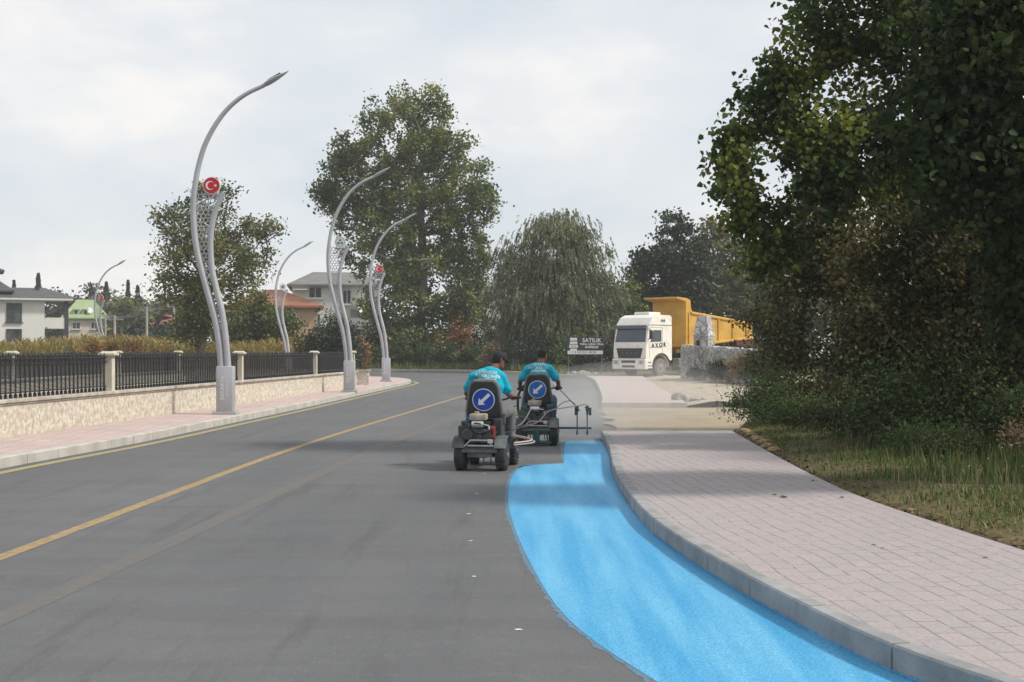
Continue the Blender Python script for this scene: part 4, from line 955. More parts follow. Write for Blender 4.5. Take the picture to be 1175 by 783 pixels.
# ---------------------------------------------------------------- canal walls with railings
def wall_stone():
    m=mat('cream_render_wall',(.62,.58,.50),.92,col2=(.47,.43,.36),nscale=9,ndetail=8,bump=1.0,bscale=12,spec=.15,dirt=(.26,.19,.14),dirt_scale=11,dirt_amt=.8,lo=.42,hi=.58)
    return m
M_wall=wall_stone(); M_cope=mat('weathered_coping',(.50,.47,.40),.9,col2=(.33,.30,.26),nscale=3,ndetail=7,bump=.3,bscale=20,dirt=(.17,.15,.12),dirt_scale=5)
M_post=mat('cream_post_stone',(.58,.54,.45),.9,col2=(.46,.42,.35),nscale=3,ndetail=6,bump=.3,bscale=14)
M_iron=mat('black_wrought_iron',(.018,.018,.021),.5,col2=(.03,.03,.033),nscale=5,spec=.4)
M_screen=mat('dark_wire_screen',(.055,.057,.06),.6,col2=(.08,.082,.085),nscale=3)
def canal_fence(label, X, Y0, Y1, inner, zg, corner=None, posts=()):
    """stone-faced wall with coping, posts and railing panels; inner=+1: wall body lies towards -x"""
    root=thing('canal_railing_wall',label,'railing wall',(X(Y0),Y0,0),0,'railing walls along the canal'); O=Vector((X(Y0),Y0,0))
    d=Vector((X(Y1)-X(Y0),Y1-Y0,0)).normalized(); nrm=Vector((-d.y,d.x,0))*1     # points to -x
    t=.30
    def seg(mb,y0,y1,z0,z1,o0,o1):
        a=Vector((X(y0),y0,0))-O; b=Vector((X(y1),y1,0))-O
        vs=[]
        for z in(z0,z1): vs+= [a+nrm*o0+Vector((0,0,z)),b+nrm*o0+Vector((0,0,z)),b+nrm*o1+Vector((0,0,z)),a+nrm*o1+Vector((0,0,z))]
        mb.add(vs,[(0,1,2,3),(7,6,5,4),(0,4,5,1),(1,5,6,2),(2,6,7,3),(3,7,4,0)])
    w=MB(); n=int((Y1-Y0)/.5)
    seg(w,Y0,Y1,zg-.4,.735,0,t)
    if corner: pass
    w.build('wall',M_wall,root)
    c=MB(); seg(c,Y0,Y1,.738,.80,-.06,t+.06); seg(c,Y0,Y1,.70,.736,-.03,-.002); c.build('coping',M_cope,root,bevel=.012)
    ps=list(posts)
    for y in ps:
        p=MB(); q=Vector((X(y),y,0))-O+nrm*(t/2); p.box(q+Vector((0,0,1.17)),(.20,.22,.738)); o=p.build('post',M_post,root)
        k=MB(); k.rbox(q+Vector((0,0,1.565)),(.34,.36,.055),.012); k.box(q+Vector((0,0,1.61)),(.29,.31,.035),taper=.7); k.build('post_cap',M_post,o)
    ends=[Y0]+ps+[Y1]
    for y0,y1 in zip(ends,ends[1:]):
        if y1-y0<1: continue
        r=MB(); L_=y1-y0; a=y0+(.14 if y0 in ps else 0); b=y1-(.14 if y1 in ps else 0)
        def pt(y,z,o=t/2): return Vector((X(y),y,0))-O+nrm*o+Vector((0,0,z))
        for z,hh in ((1.50,.012),(1.40,.010),(.90,.014)): r.tube([pt(a,z),pt(b,z)],[(hh,hh)]*2,4)
        k=int((b-a)/.19); st=(b-a)/k
        for i in range(k):
            y=a+(i+.5)*st
            r.tube([pt(y,.80),pt(y,1.50)],[.017]*2,4); r.box(pt(y,.835),(.05,.05,.07)); r.box(pt(y,1.2),(.022,.022,.03))
            # scroll loops in the top band and finial tips
            y2=y+st/2
            r.tube([pt(y2+.055*math.cos(q*PI/4),1.45+.045*math.sin(q*PI/4)) for q in range(9)],[.0075]*9,3,cap=False)
            r.tube([pt(y,1.50),pt(y,1.545),pt(y,1.60)],[.011,.02,.003],4)
        r.build('railing_panel',M_iron,root)
        r=MB()
        for k in range(25):
            z=.90+k*.0245; q0=pt(a,z,t/2+.03); q1=pt(b,z,t/2+.03); r.add([q0,q1,q1+Vector((0,0,.017)),q0+Vector((0,0,.017)),q0+nrm*.004,q1+nrm*.004,q1+nrm*.004+Vector((0,0,.017)),q0+nrm*.004+Vector((0,0,.017))],[(0,1,2,3),(7,6,5,4),(0,4,5,1),(1,5,6,2),(2,6,7,3),(3,7,4,0)])
        r.build('wire_screen',M_screen,root)
    return root
canal_fence('nearer cream wall with black railings and posts, beside the left pavement',W1,5,53.2,1,0,posts=(8.1,17.7,27.4,37.0,46.3,53.05))
canal_fence('farther matching wall with black railings on the far canal bank',lambda y:W2(y)-.3+.3,12,56,1,0,posts=(20,29.6,38.6,48,55.8))
# short return across the end of the canal
def xr(y): return 0
root=thing('canal_railing_wall','short railing wall closing the canal end beside the junction','railing wall',(W2(56.4),56.4,0),0,'railing walls along the canal')
Lr=W1(56.4)-W2(56.4)-.1
w=MB(); w.box((Lr/2,.15,.17),(Lr,.3,1.13)); w.build('wall',M_wall,root)
w=MB(); w.box((Lr/2,.15,.77),(Lr+.1,.42,.065)); w.build('coping',M_cope,root,bevel=.012)
w=MB()
for z in(1.5,1.4,.9): w.tube([(0,.15,z),(Lr,.15,z)],[.012]*2,4)
for i in range(int(Lr/.19)):
    x=.1+i*.19; w.tube([(x,.15,.8),(x,.15,1.58)],[.0125]*2,4); w.box((x,.15,.83),(.045,.045,.05))
w.build('railing_panel',M_iron,root)

# ---------------------------------------------------------------- sale board
M_board=mat('charcoal_board',(.035,.038,.042),.55,col2=(.05,.052,.055),nscale=2)
M_steel=mat('dull_steel',(.22,.22,.22),.5,metal=.5)
Y=84; s=Y/FPX
o=at(671.5,430,Y); root=thing('sale_board','black real estate board with white letters on two thin posts','sign',(o.x,Y,0.05))
b=MB(); zc=CAMZ+(402-398)*s; b.rbox((0,0,zc),(43*s,.06,21*s),.01); b.build('board_panel',M_board,root)
zb=CAMZ+(402-405.5)*s
b=MB()
for x in(-19*s,19*s): b.tube([(x,.06,-.2),(x,.06,zc+.4)],[.035]*2,8); 
b.build('post',M_steel,root) if False else None
for x in(-19*s,19*s):
    p=MB(); p.tube([(x,.065,-.2),(x,.065,zc+.45)],[.03]*2,8); p.build('post',M_steel,root,smooth=True)
b=MB(); b.box((0,-.036,zb),(40.5*s,.008,4.2*s)); bar=b.build('phone_strip',M_white,root)
lettering([('0 533 531 49 06',.21,0,0)],Matrix.Translation((0,-.0405,zb))@MF,M_board,bar)
lettering([('SATILIK',.36,.52,.30),('TARLA / ARSA / VİLLA',.155,.52,.06),('DAİRELER',.19,.52,-.13)],Matrix.Translation((-.10,-.0315,zc+.05))@MF,M_white,root,bold=.008)
lg=MB()
for (zz,w_,h_) in ((.43,.46,.19),(.20,.50,.16),(-.02,.58,.20),(-.24,.46,.13)): lg.prism([(-w_/2,-h_/2),(w_/2,-h_/2),(w_/2*.94,h_/2),(-w_/2*.94,h_/2)],Matrix.Translation((-.75,-.031,zc+zz))@MF,.006)
lo=lg.build('logo_stack',M_white,root)
lettering([('EMLAK',.13,0,0)],Matrix.Translation((-.75,-.039,zc-.02))@MF,M_board,lo)

# ---------------------------------------------------------------- small grey cabinet behind the second rider
M_cab=mat('grey_cabinet_paint',(.13,.14,.15),.6,col2=(.10,.105,.11))
Y=94; root=thing('utility_cabinet','dark grey utility cabinet by the far kerb between the riders','cabinet',(gx(594.5,Y),Y,.1))
b=MB(); b.rbox((0,0,.44),(.92,.5,.92),.02); b.build('housing',M_cab,root)
b=MB(); b.box((0,0,.93),(1.0,.58,.05)); b.build('lid',M_cab,root,bevel=.01)
for x in(-.22,.22):
    b=MB(); b.box((x,-.256,.45),(.41,.012,.78)); dd=b.build('door',M_cab,root,bevel=.004); b=MB(); b.box((x*.25,-.27,.5),(.02,.02,.12)); b.build('handle',M_steel,dd)

# ---------------------------------------------------------------- boulders, fallen leaves, paint spots
M_rock=mat('boulder_stone',(.36,.34,.31),.95,col2=(.22,.21,.19),nscale=3,ndetail=8,bump=.9,bscale=8,spec=.15)
M_clod=mat('dry_clay_clod',(.34,.25,.14),.95,col2=(.22,.16,.09),nscale=6,ndetail=8,bump=.9,bscale=14,spec=.1)
def rock(label,x,y,z,r,sq=.75,seed=0,group='loose stones by the driveway',name='boulder'):
    bm=bmesh.new(); bmesh.ops.create_icosphere(bm,subdivisions=3,radius=1); 
    for v in bm.verts:
        n=mnoise.noise(v.co*1.1+Vector((seed*5,0,0))); n2=mnoise.noise(v.co*3+Vector((seed*3,1,0)))
        q=v.co*(1+.45*n+.12*n2); v.co=Vector((q.x*r,q.y*r,max(q.z,-.55)*r*sq))
    me=bpy.data.meshes.new(name); bm.to_mesh(me); bm.free(); me.materials.append(M_clod if name=='clod' else M_rock); me.polygons.foreach_set('use_smooth',[True]*len(me.polygons))
    try: me.set_sharp_from_angle(angle=R(28))
    except Exception: pass
    o=bpy.data.objects.new(name,me); C.objects.link(o); o.location=(x,y,z); o.rotation_euler=(0,0,seed); return tag(o,label,'stone',group)
rock('largest grey stone at the near corner of the far right pavement',gx(779,39.6),39.6,.16,.24,.9,1)
rock('flat stone just right of the largest one',gx(797,39.8),39.8,.13,.16,.6,2)
rock('small stone third in the line by the driveway',gx(808,40.2),40.2,.13,.11,.6,3)
rock('pale stone on the rubble near the stone wall',gx(806,50),50,.12,.17,.6,4)
rock('smallest pale stone on the rubble, right of the others',gx(822,46),46,.12,.10,.7,5)
for i,(px,Yp,r) in enumerate([(650,84,.22),(658,83.5,.3),(667,83,.34),(674,82.5,.25),(642,85,.2),(682,82.3,.18)]):
    rock(['rubble stone second from the left under the sale board','rubble stone third from the left under the sale board','biggest rubble stone, under the middle of the sale board','rubble stone right of the biggest, under the sale board','leftmost rubble stone under the sale board','rightmost rubble stone under the sale board'][i],gx(px,Yp),Yp,.12,r,.7,10+i,'rubble stones under the sale board')
# pale rubble thrown along the soil edge of the pavement
for i,(x,y,r) in enumerate([(4.28,24.0,.10),(4.22,23.0,.09),(4.12,22.0,.11),(4.08,21.1,.12),(3.98,20.3,.10),(3.93,19.6,.09)]):
    rock(['farthest clod of the row on the right pavement edge','second clod from the far end of the row','third clod from the far end of the row','biggest clod of the row on the pavement edge','second clod from the near end of the row','nearest clod of the row on the pavement edge'][i],x,y,.15,r,.6,30+i,'clods along the pavement edge',name='clod')
M_dleaf=mat('fallen_leaf',(.075,.045,.025),.8,col2=(.12,.07,.03)); M_yleaf=mat('yellow_fallen_leaf',(.42,.36,.06),.7)
def fleaf(label,px,py,L,m,seed,group='fallen leaves on the right pavement'):
    Yp=(CAMZ-.146)*FPX/(py-402); x=gx(px,Yp); rs=random.Random(seed); a=rs.random()*6
    pts=[(-.5,0,.1),(-.2,.28,.3),(.2,.22,.2),(.5,0,.35),(.2,-.22,.1),(-.2,-.28,.25)]
    mb=MB(); mb.add([(p[0]*L,p[1]*L,p[2]*L*.5) for p in pts],[(0,3,2,1),(0,5,4,3)])
    mb.add([(p[0]*L,p[1]*L,p[2]*L*.5-.0015) for p in pts],[(1,2,3,0),(3,4,5,0)])
    o=mb.build('fallen_leaf',m); o.location=(x,Yp,.146); o.rotation_euler=(.1,.1,a); tag(o,label,'leaf',group)
fleaf('small dark leaf left of the pair on the right pavement',889,568,.06,M_dleaf,1)
fleaf('larger dark leaf of the pair on the right pavement',899,571,.10,M_dleaf,2)
fleaf('dark leaf to the right of the pair, near the soil edge',966,571,.08,M_dleaf,3)
fleaf('left one of two yellow leaves on the right pavement',1003,625,.055,M_yleaf,4)
fleaf('right one of two yellow leaves on the right pavement',1013,629,.05,M_yleaf,5)
fleaf('brown leaf far up the right pavement',933,552,.07,M_dleaf,6)
fleaf('small brown leaf near the soil at lower right',1131,640,.05,M_dleaf,7)
for i,(px,py,L) in enumerate([(595,723,.028),(544,662,.026),(540,621,.024),(538,590,.034),(547,567,.026),(556,544,.024),(320,620,.02)][:6]):
    Yp=CAMZ*FPX/(py-402); mb=MB(); rs=random.Random(i)
    for q in range(1):
        mb.add([(L*(.5+.5*rs.random())*math.cos(k*PI/4.5)*1.0,L*(.5+.6*rs.random())*math.sin(k*PI/4.5)*.8,0) for k in range(9)],[tuple(range(9))])
    o=mb.build('paint_spot',M_white); o.location=(gx(px,Yp),Yp,.004); o['kind']='structure'

# ---------------------------------------------------------------- utility poles and wires across the canal
M_upole=mat('concrete_pole',(.42,.41,.38),.9,col2=(.33,.32,.3))
UP=[]
for i,(px,yt,Yp) in enumerate([(131.5,362,118),(168.5,352,128),(199.5,348,128),(121,360,150)]):
    s=Yp/FPX; H=(402-yt)*s+CAMZ; x=gx(px,Yp)
    root=thing('utility_pole',['leftmost of the near pair of pale utility poles','utility pole left of the spreading tree, centre one','utility pole showing against the spreading tree','thin utility pole beside the green-roofed house'][i],'utility pole',(x,Yp,0),0,'utility poles')
    p=MB(); p.tube([(0,0,-.2),(0,0,H)],[.16,.10],8); p.build('pole',M_upole,root,smooth=True)
    p=MB(); p.box((0,0,H-.35),(1.5,.09,.09)); p.build('crossarm',M_upole,root)
    for k in(-.65,-.2,.2,.65):
        p=MB(); p.lathe((k,0,H-.30),(0,0,1),[(0,.04),(.06,.06),(.10,.045),(.14,.06),(.18,.02)],8); p.build('insulator',M_steel,root)
    UP.append(Vector((x,Yp,H-.12)))
M_wire=mat('grey_wire',(.28,.28,.28),.6)
def wire(a,b,lab,dx=0,sag=.6):
    mb=MB(); pts=[]
    for i in range(13):
        f=i/12; p=a.lerp(b,f)+Vector((dx,0,-sag*4*f*(1-f))); pts.append(p)
    mb.tube(pts,[.018]*13,4); tag(mb.build('power_line',M_wire,smooth=True),lab,'cable','power lines between the poles')
for k,q in enumerate((-.65,-.2,.2,.65)):
    w_=['first','second','third','fourth'][k]
    wire(UP[3],UP[1],w_+' wire from the left of the span from the green-roofed house to the centre pole',q)
    wire(UP[1],UP[2],w_+' wire from the left of the span between the centre and right poles',q,.3)
# ---------------------------------------------------------------- rubble stone wall and pillar
def stone_mat(name,c1,c2,mortar,scale=3.2):
    m=newmat(name); t=m.node_tree; L=t.links.new
    out=N(t,'ShaderNodeOutputMaterial'); b=N(t,'ShaderNodeBsdfPrincipled'); L(b.outputs[0],out.inputs[0]); b.inputs['Roughness'].default_value=.92; b.inputs['Specular IOR Level'].default_value=.15
    tc=N(t,'ShaderNodeTexCoord'); nw=N(t,'ShaderNodeTexNoise'); nw.inputs['Scale'].default_value=4; L(tc.outputs['Object'],nw.inputs['Vector'])
    va=N(t,'ShaderNodeVectorMath',operation='MULTIPLY_ADD'); L(nw.outputs['Color'],va.inputs[0]); va.inputs[1].default_value=(.15,.15,.15); L(tc.outputs['Object'],va.inputs[2])
    v1=N(t,'ShaderNodeTexVoronoi',feature='DISTANCE_TO_EDGE'); v1.inputs['Scale'].default_value=scale; L(va.outputs[0],v1.inputs['Vector'])
    v2=N(t,'ShaderNodeTexVoronoi'); v2.inputs['Scale'].default_value=scale; L(va.outputs[0],v2.inputs['Vector'])
    sp=N(t,'ShaderNodeSeparateColor'); L(v2.outputs['Color'],sp.inputs[0])
    mx=N(t,'ShaderNodeMix',data_type='RGBA'); L(sp.outputs[0],mx.inputs[0]); mx.inputs[6].default_value=(*c1,1); mx.inputs[7].default_value=(*c2,1)
    r=N(t,'ShaderNodeMapRange'); r.inputs[1].default_value=.02; r.inputs[2].default_value=.07; L(v1.outputs['Distance'],r.inputs[0])
    m2=N(t,'ShaderNodeMix',data_type='RGBA'); L(r.outputs[0],m2.inputs[0]); m2.inputs[6].default_value=(*mortar,1); L(mx.outputs[2],m2.inputs[7])
    n3=N(t,'ShaderNodeTexNoise'); n3.inputs['Scale'].default_value=9; n3.inputs['Detail'].default_value=7; L(tc.outputs['Object'],n3.inputs['Vector'])
    rg=N(t,'ShaderNodeMapRange'); rg.inputs[1].default_value=.3; rg.inputs[2].default_value=.7; rg.inputs[3].default_value=.7; rg.inputs[4].default_value=1.25; L(n3.outputs[0],rg.inputs[0])
    vm=N(t,'ShaderNodeVectorMath',operation='SCALE'); L(m2.outputs[2],vm.inputs[0]); L(rg.outputs[0],vm.inputs['Scale']); L(vm.outputs[0],b.inputs['Base Color'])
    bp=N(t,'ShaderNodeBump'); bp.inputs['Strength'].default_value=.8; bp.inputs['Distance'].default_value=.06; L(r.outputs[0],bp.inputs['Height']); L(bp.outputs[0],b.inputs['Normal'])
    return m
M_stone=stone_mat('rubble_stone',(.33,.325,.31),(.46,.45,.425),(.24,.235,.22))
M_stone2=stone_mat('pale_rubble_stone',(.42,.42,.42),(.56,.555,.54),(.30,.30,.295),3)
A=Vector((gx(781,68),68,0)); B=Vector((gx(874,56),56,0)); d=(B-A).normalized(); nrm=Vector((-d.y,d.x,0)); 
if nrm.y<0: nrm=-nrm
root=thing('stone_wall','grey rubble stone wall with pale stones along its top, in front of the tipper','wall',tuple(A+Vector((0,0,.05))))
rs=random.Random(7)
n=46; L_=(B-A).length; mb=MB(); vs=[]; fs=[]
for i in range(n+1):
    for j in range(9):
        f=i/n; z=-.3+(2.05-.25*f)*j/8*1.0; p=d*(L_*f)+Vector((0,0,z)); w=.05*mnoise.noise(p*2.1)+.03*mnoise.noise(p*6)
        vs.append(p-nrm*(.0-w))
off=len(vs)
for i in range(n+1):
    for j in range(9): vs.append(vs[i*9+j]+nrm*.5)
for i in range(n):
    for j in range(8):
        q=i*9+j; fs.append((q,q+9,q+10,q+1)); fs.append((off+q,off+q+1,off+q+10,off+q+9))
    q=i*9+8; fs.append((q,q+9,off+q+9,off+q))
for e_ in (0,n): fs.append(tuple([e_*9+j for j in range(9)]+[off+e_*9+j for j in reversed(range(9))]))
mb.add(vs,fs); mb.build('wall_body',M_stone,root)
cp=MB()
for i in range(34):
    f=(i+.5)/34; p=d*(L_*f)+nrm*(.25+rs.uniform(-.05,.05)); z=-.3+(2.05-.25*f)+.03
    cp.rbox(p+Vector((0,0,z)),(.30+rs.random()*.16,.46,.14+rs.random()*.10),.04,rot=Matrix.Rotation(math.atan2(d.y,d.x)+rs.uniform(-.15,.15),3,'Z')@Matrix.Rotation(rs.uniform(-.12,.12),3,'X'))
cp.build('cap_stones',M_stone2,root)
P=Vector((gx(808,64.6),64.6,.05)); root=thing('stone_pillar','pale stone pillar with tapering top rising in front of the tipper body','pillar',tuple(P),R(-32))
b=MB(); b.rbox((0,0,1.05),(.80,.80,2.5),.04); b.build('shaft',M_stone,root)
b=MB(); b.box((0,0,2.78),(.84,.84,1.0),taper=.62); b.build('tapered_cap',M_stone2,root,bevel=.03)
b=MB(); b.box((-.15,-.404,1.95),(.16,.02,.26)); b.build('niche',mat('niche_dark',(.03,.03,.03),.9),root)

# ---------------------------------------------------------------- tipper truck
M_tw=mat('truck_white_paint',(.80,.78,.72),.38,col2=(.74,.72,.66),nscale=1.5,coat=.3,dirt=(.35,.30,.22),dirt_scale=2.2,dirt_amt=.45)
M_ty=mat('tipper_yellow_paint',(.60,.35,.06),.55,col2=(.50,.28,.05),nscale=1.2,dirt=(.30,.19,.08),dirt_scale=1.8,dirt_amt=.6)
M_blk=mat('black_plastic',(.022,.022,.024),.55,col2=(.035,.035,.036),nscale=6)
M_rub=mat('tyre_rubber',(.028,.028,.03),.85,col2=(.055,.052,.05),nscale=9,bump=.3,bscale=40)
M_rubd=mat('dusty_tyre_rubber',(.20,.19,.17),.9,col2=(.13,.12,.11),nscale=5)
M_rim=mat('grey_rim',(.30,.30,.29),.5,metal=.3,col2=(.20,.20,.19),nscale=6)
M_glass=glassmat('dark_glass',(.03,.045,.055))
M_lens=mat('headlamp_lens',(.50,.50,.48),.15,spec=.7)
M_rust=mat('rusty_red_steel',(.10,.035,.025),.8,col2=(.06,.03,.025))
M_chrome=mat('bright_metal',(.55,.55,.55),.3,metal=.8)
TR=R(135); root=thing('tipper_truck','dusty white cab tipper truck with raised yellow body parked beyond the stone wall','truck',(7.85,77.3,.10),TR)
def yz(poly,x0,w,mb,mi=0):
    M=Matrix(((0,0,1,x0),(1,0,0,0),(0,1,0,0),(0,0,0,1))); mb.prism(poly,M,w,mi)
arch=[(.74*math.cos(a),.55+.74*math.sin(a)) for a in [PI*k/10 for k in range(11)]]
prof=[(-1.02,.95),(-1.02,3.0),(-1.0,3.02),(-1.0,3.50),(-.85,3.60),(.35,3.62),(.80,3.45),(1.10,3.05),(1.14,2.98),(1.36,1.92),(1.40,1.5),(1.40,1.1),(1.30,.98),(1.30,.55)]
poly=prof+[(.80,.55)]+[(y,z) for y,z in arch]+[(-.74,.95)]
b=MB(); yz(poly,-1.23,2.46,b); cab=b.build('cab',M_tw,root,bevel=.045)
# windscreen, following the rake
def front_panel(z0,z1,hw0,hw1,out,th,m,name,par,yoff=None):
    f=lambda z: 1.36+(1.14-1.36)*(z-1.92)/(2.98-1.92) if z>1.92 else (1.36+(1.40-1.36)*(1.92-z)/.42 if z>1.5 else 1.40)
    b=MB(); y0,y1=f(z0)+out,f(z1)+out
    b.add([(-hw0,y0,z0),(hw0,y0,z0),(hw1,y1,z1),(-hw1,y1,z1),(-hw0,y0-th,z0),(hw0,y0-th,z0),(hw1,y1-th,z1),(-hw1,y1-th,z1)],[(0,1,2,3),(7,6,5,4),(0,4,5,1),(1,5,6,2),(2,6,7,3),(3,7,4,0)])
    return b.build(name,m,par)
ws=front_panel(2.02,2.90,1.14,1.08,.012,.03,M_glass,'windscreen',cab)
front_panel(2.80,3.0,1.20,1.16,.16,.02,M_glass,'sun_visor',cab)
gp=MB(); gp.add([(-.98,1.418,1.66),(.98,1.418,1.66),(.82,1.43,1.10),(-.82,1.43,1.10),(-.98,1.39,1.66),(.98,1.39,1.66),(.82,1.39,1.10),(-.82,1.39,1.10)],[(0,1,2,3),(7,6,5,4),(0,4,5,1),(1,5,6,2),(2,6,7,3),(3,7,4,0)])
gr=gp.build('grille',M_blk,cab)
gs=MB()
for k in range(4): gs.box((0,1.432,1.22+k*.11),(1.75-.05*(3-k),.018,.018))
for k in(-.5,-.17,.17,.5): gs.lathe((k,1.43,1.38),(0,1,0),[(0,.035),(.02,.03)],12)
gs.build('grille_slats',M_rim,gr)
bp_=MB(); bp_.rbox((0,1.34,.74),(2.5,.34,.62),.06); bmp=bp_.build('bumper',M_tw,root)
sl=MB(); sl.rbox((0,1.512,.88),(1.05,.012,.15),.005); sl.rbox((0,1.512,.60),(.95,.012,.13),.005); sl.build('bumper_vent',M_blk,bmp)
for x in(-1,1):
    h=MB(); h.rbox((x*.95,1.512,.84),(.40,.02,.24),.008); hl=h.build('headlight',M_lens,bmp); h=MB(); h.lathe((x*.95,1.524,.84),(0,1,0),[(0,.08),(.012,.05)],16); h.build('reflector',M_rim,hl)
pt_=MB(); pt_.box((0,1.516,.73),(.52,.01,.11)); np_=pt_.build('number_plate',M_white,bmp)
for sx in(-1,1):
    g=MB(); yz([(-.02,2.06),(-.02,2.72),(.72,2.72),(.98,2.10),(.98,2.02)],sx*1.235-(.006 if sx>0 else .012),.018,g); g.build('side_window',M_glass,cab)
    g=MB()
    for a_,c_ in (((-.12,1.15),(-.12,2.86)),((-.12,2.86),(1.02,2.86)),((1.13,2.0),(1.02,2.86)),((1.05,1.12),(1.13,2.0)),((-.12,1.68),(1.1,1.72))):
        g.tube([(sx*1.232,*a_),(sx*1.232,*c_)],[.009]*2,4)
    g.tube([(sx*1.232,-1.0,3.01),(sx*1.232,1.1,3.01)],[.02]*2,4)
    g.box((sx*1.24,.02,1.78),(.03,.16,.04))
    g.build('door_seam',M_blk,cab)
    g=MB(); yz([(.80,.50),(1.28,.50),(1.28,.98),(.98,.98)],sx*1.225-.02,.05,g); st=g.build('step_panel',M_tw,cab)
    g=MB(); g.box((sx*1.25,1.05,.64),(.02,.34,.05)); g.box((sx*1.25,1.08,.84),(.02,.26,.05)); g.build('step',M_blk,st)
    g=MB(); M_=[]; 
    for k in range(11):
        a=PI*k/10; 
        M_.append((sx*1.25,.80*math.cos(a),.55+.80*math.sin(a)))
    g.tube(M_,[.045]*11,6); g.build('wheel_arch_trim',M_blk,cab)
    g=MB(); g.rbox((sx*1.46,1.22,2.45),(.20,.10,.52),.03); g.tube([(sx*1.2,1.12,2.8),(sx*1.46,1.22,2.68)],[.02]*2,6); g.tube([(sx*1.2,1.2,2.15),(sx*1.46,1.22,2.25)],[.02]*2,6); g.build('mirror',M_blk,cab)
h=MB(); h.rbox((.05,-.30,3.70),(1.15,1.1,.20),.06); h.build('roof_hatch',M_tw,cab)
ML=Matrix(((0,0,-1,-1.246),(-1,0,0,0),(0,1,0,0),(0,0,0,1)))       # left side of the cab, reading forward to back
lettering([('A X O R',.42,.42-.02,1.86)],Matrix(((0,0,-1,-1.241),(-1,0,0,0),(0,1,0,0),(0,0,0,1)))@Matrix.Translation((0,0,0)),M_blk,cab,bold=.012) if False else None
lettering([('A X O R',.36,.05,0)],Matrix.Translation((-1.243,.28,1.83))@Matrix(((0,0,-1,0),(-1,0,0,0),(0,1,0,0),(0,0,0,1)))@Matrix.Rotation(R(3),4,'Z'),M_blk,cab,bold=.014)
lettering([('1840',.22,0,0)],Matrix.Translation((-1.243,-.15,3.27))@Matrix(((0,0,-1,0),(-1,0,0,0),(0,1,0,0),(0,0,0,1))),M_slate,cab,bold=.008)
def truck_wheel(x,y,sx,dual=False):
    g=MB(); w=.32 if not dual else .62; R_=.54
    g.lathe((x-w/2*1,y,.54),(1,0,0),[(0,.33),(.0,.46),(.03,.52),(.07,R_),(w-.07,R_),(w-.03,.52),(w,.46),(w,.33)],32); t=g.build('wheel',M_rubd,root,smooth=True)
    g=MB(); o_=x+sx*(w/2+.003); g.lathe((o_,y,.54),(-sx,0,0),[(-.004,.34),(-.004,.31),(.07,.28),(.07,.16),(-.02,.13),(-.05,.10),(-.06,.03)],28); rm=g.build('rim',M_rim,t,smooth=True)
    g=MB(); 
    for k in range(10): a=2*PI*k/10; g.lathe((o_-sx*.06,y+.22*math.cos(a),.54+.22*math.sin(a)),(sx,0,0),[(0,.016),(.03,.014)],6)
    g.build('wheel_nuts',M_chrome,rm)
for sx in(-1,1):
    truck_wheel(sx*1.05,0,sx); truck_wheel(sx*.93,-5.3,sx,True); truck_wheel(sx*.93,-6.7,sx,True)
ch=MB()
for x in(-.42,.42): ch.box((x,-3.6,.95),(.12,8.6,.30))
for y in(-1.2,-2.5,-4,-6,-7.8): ch.box((0,y,.95),(.8,.14,.2))
ch.build('chassis',M_rust,root)
ft=MB(); ft.rbox((-.95,-2.4,.80),(.55,1.3,.55),.06); ft.build('fuel_tank',M_rim,root)
# the yellow tipping body: floor, sides with ribs, high headboard with canopy over the cab
bd=MB(); y0,y1=-2.4,-9.2; zf,zr=3.85,3.22; bf,brr=1.75,2.28
for sx in(-1,1):
    x=sx*1.25; t=.06
    bd.add([(x,y0,bf),(x,y1,brr),(x,y1,zr),(x,y0,zf),(x-sx*t,y0,bf),(x-sx*t,y1,brr),(x-sx*t,y1,zr),(x-sx*t,y0,zf)],[(0,1,2,3),(7,6,5,4),(0,4,5,1),(1,5,6,2),(2,6,7,3),(3,7,4,0)])
bd.add([(-1.19,y0,bf),(1.19,y0,bf),(1.19,y1,brr),(-1.19,y1,brr),(-1.19,y0,bf+.08),(1.19,y0,bf+.08),(1.19,y1,brr+.08),(-1.19,y1,brr+.08)],[(3,2,1,0),(4,5,6,7),(0,1,5,4),(1,2,6,5),(2,3,7,6),(3,0,4,7)])
bd.box((0,y1+.03,2.75),(2.38,.06,.94))
body=bd.build('tipper_body',M_ty,root)
hb=MB(); yz([(y0,bf),(y0+.08,bf),(y0+.08,4.45),(y0+.95,4.62),(y0+.95,4.72),(y0,4.66),(y0-.35,4.55),(y0-.45,4.0),(y0-.62,3.80),(y0,3.80)],-1.27,.06,hb); yz([(y0,bf),(y0+.08,bf),(y0+.08,4.45),(y0+.95,4.62),(y0+.95,4.72),(y0,4.66),(y0-.35,4.55),(y0-.45,4.0),(y0-.62,3.80),(y0,3.80)],1.21,.06,hb)
yz([(y0,bf),(y0+.08,bf),(y0+.08,4.45),(y0+.95,4.62),(y0+.95,4.72),(y0,4.64)],-1.21,2.42,hb); hb.build('headboard',M_ty,body,bevel=.01)
rl=MB()
for sx in(-1,1):
    rl.tube([(sx*1.29,y0-.4,zf-.06),(sx*1.29,y1,zr-.02)],[(.055,.09)]*2,8)
    rl.tube([(sx*1.29,y0,bf+.06),(sx*1.29,y1,brr+.04)],[(.05,.09)]*2,8)
rl.build('side_rail',M_ty,body)
for sx in(-1,1):
    for k in range(5):
        f=(k+.15)/4.6; y=y0+(y1-y0)*f; za=bf+(brr-bf)*f; zb_=zf+(zr-zf)*f
        g=MB(); g.box((sx*1.285,y,(za+zb_)/2),(.07,.13,zb_-za-.16)); g.build('rib',M_ty,body)
sf=MB(); 
for x in(-.45,.45): sf.box((x,-5.8,1.5),(.14,6.6,.22))
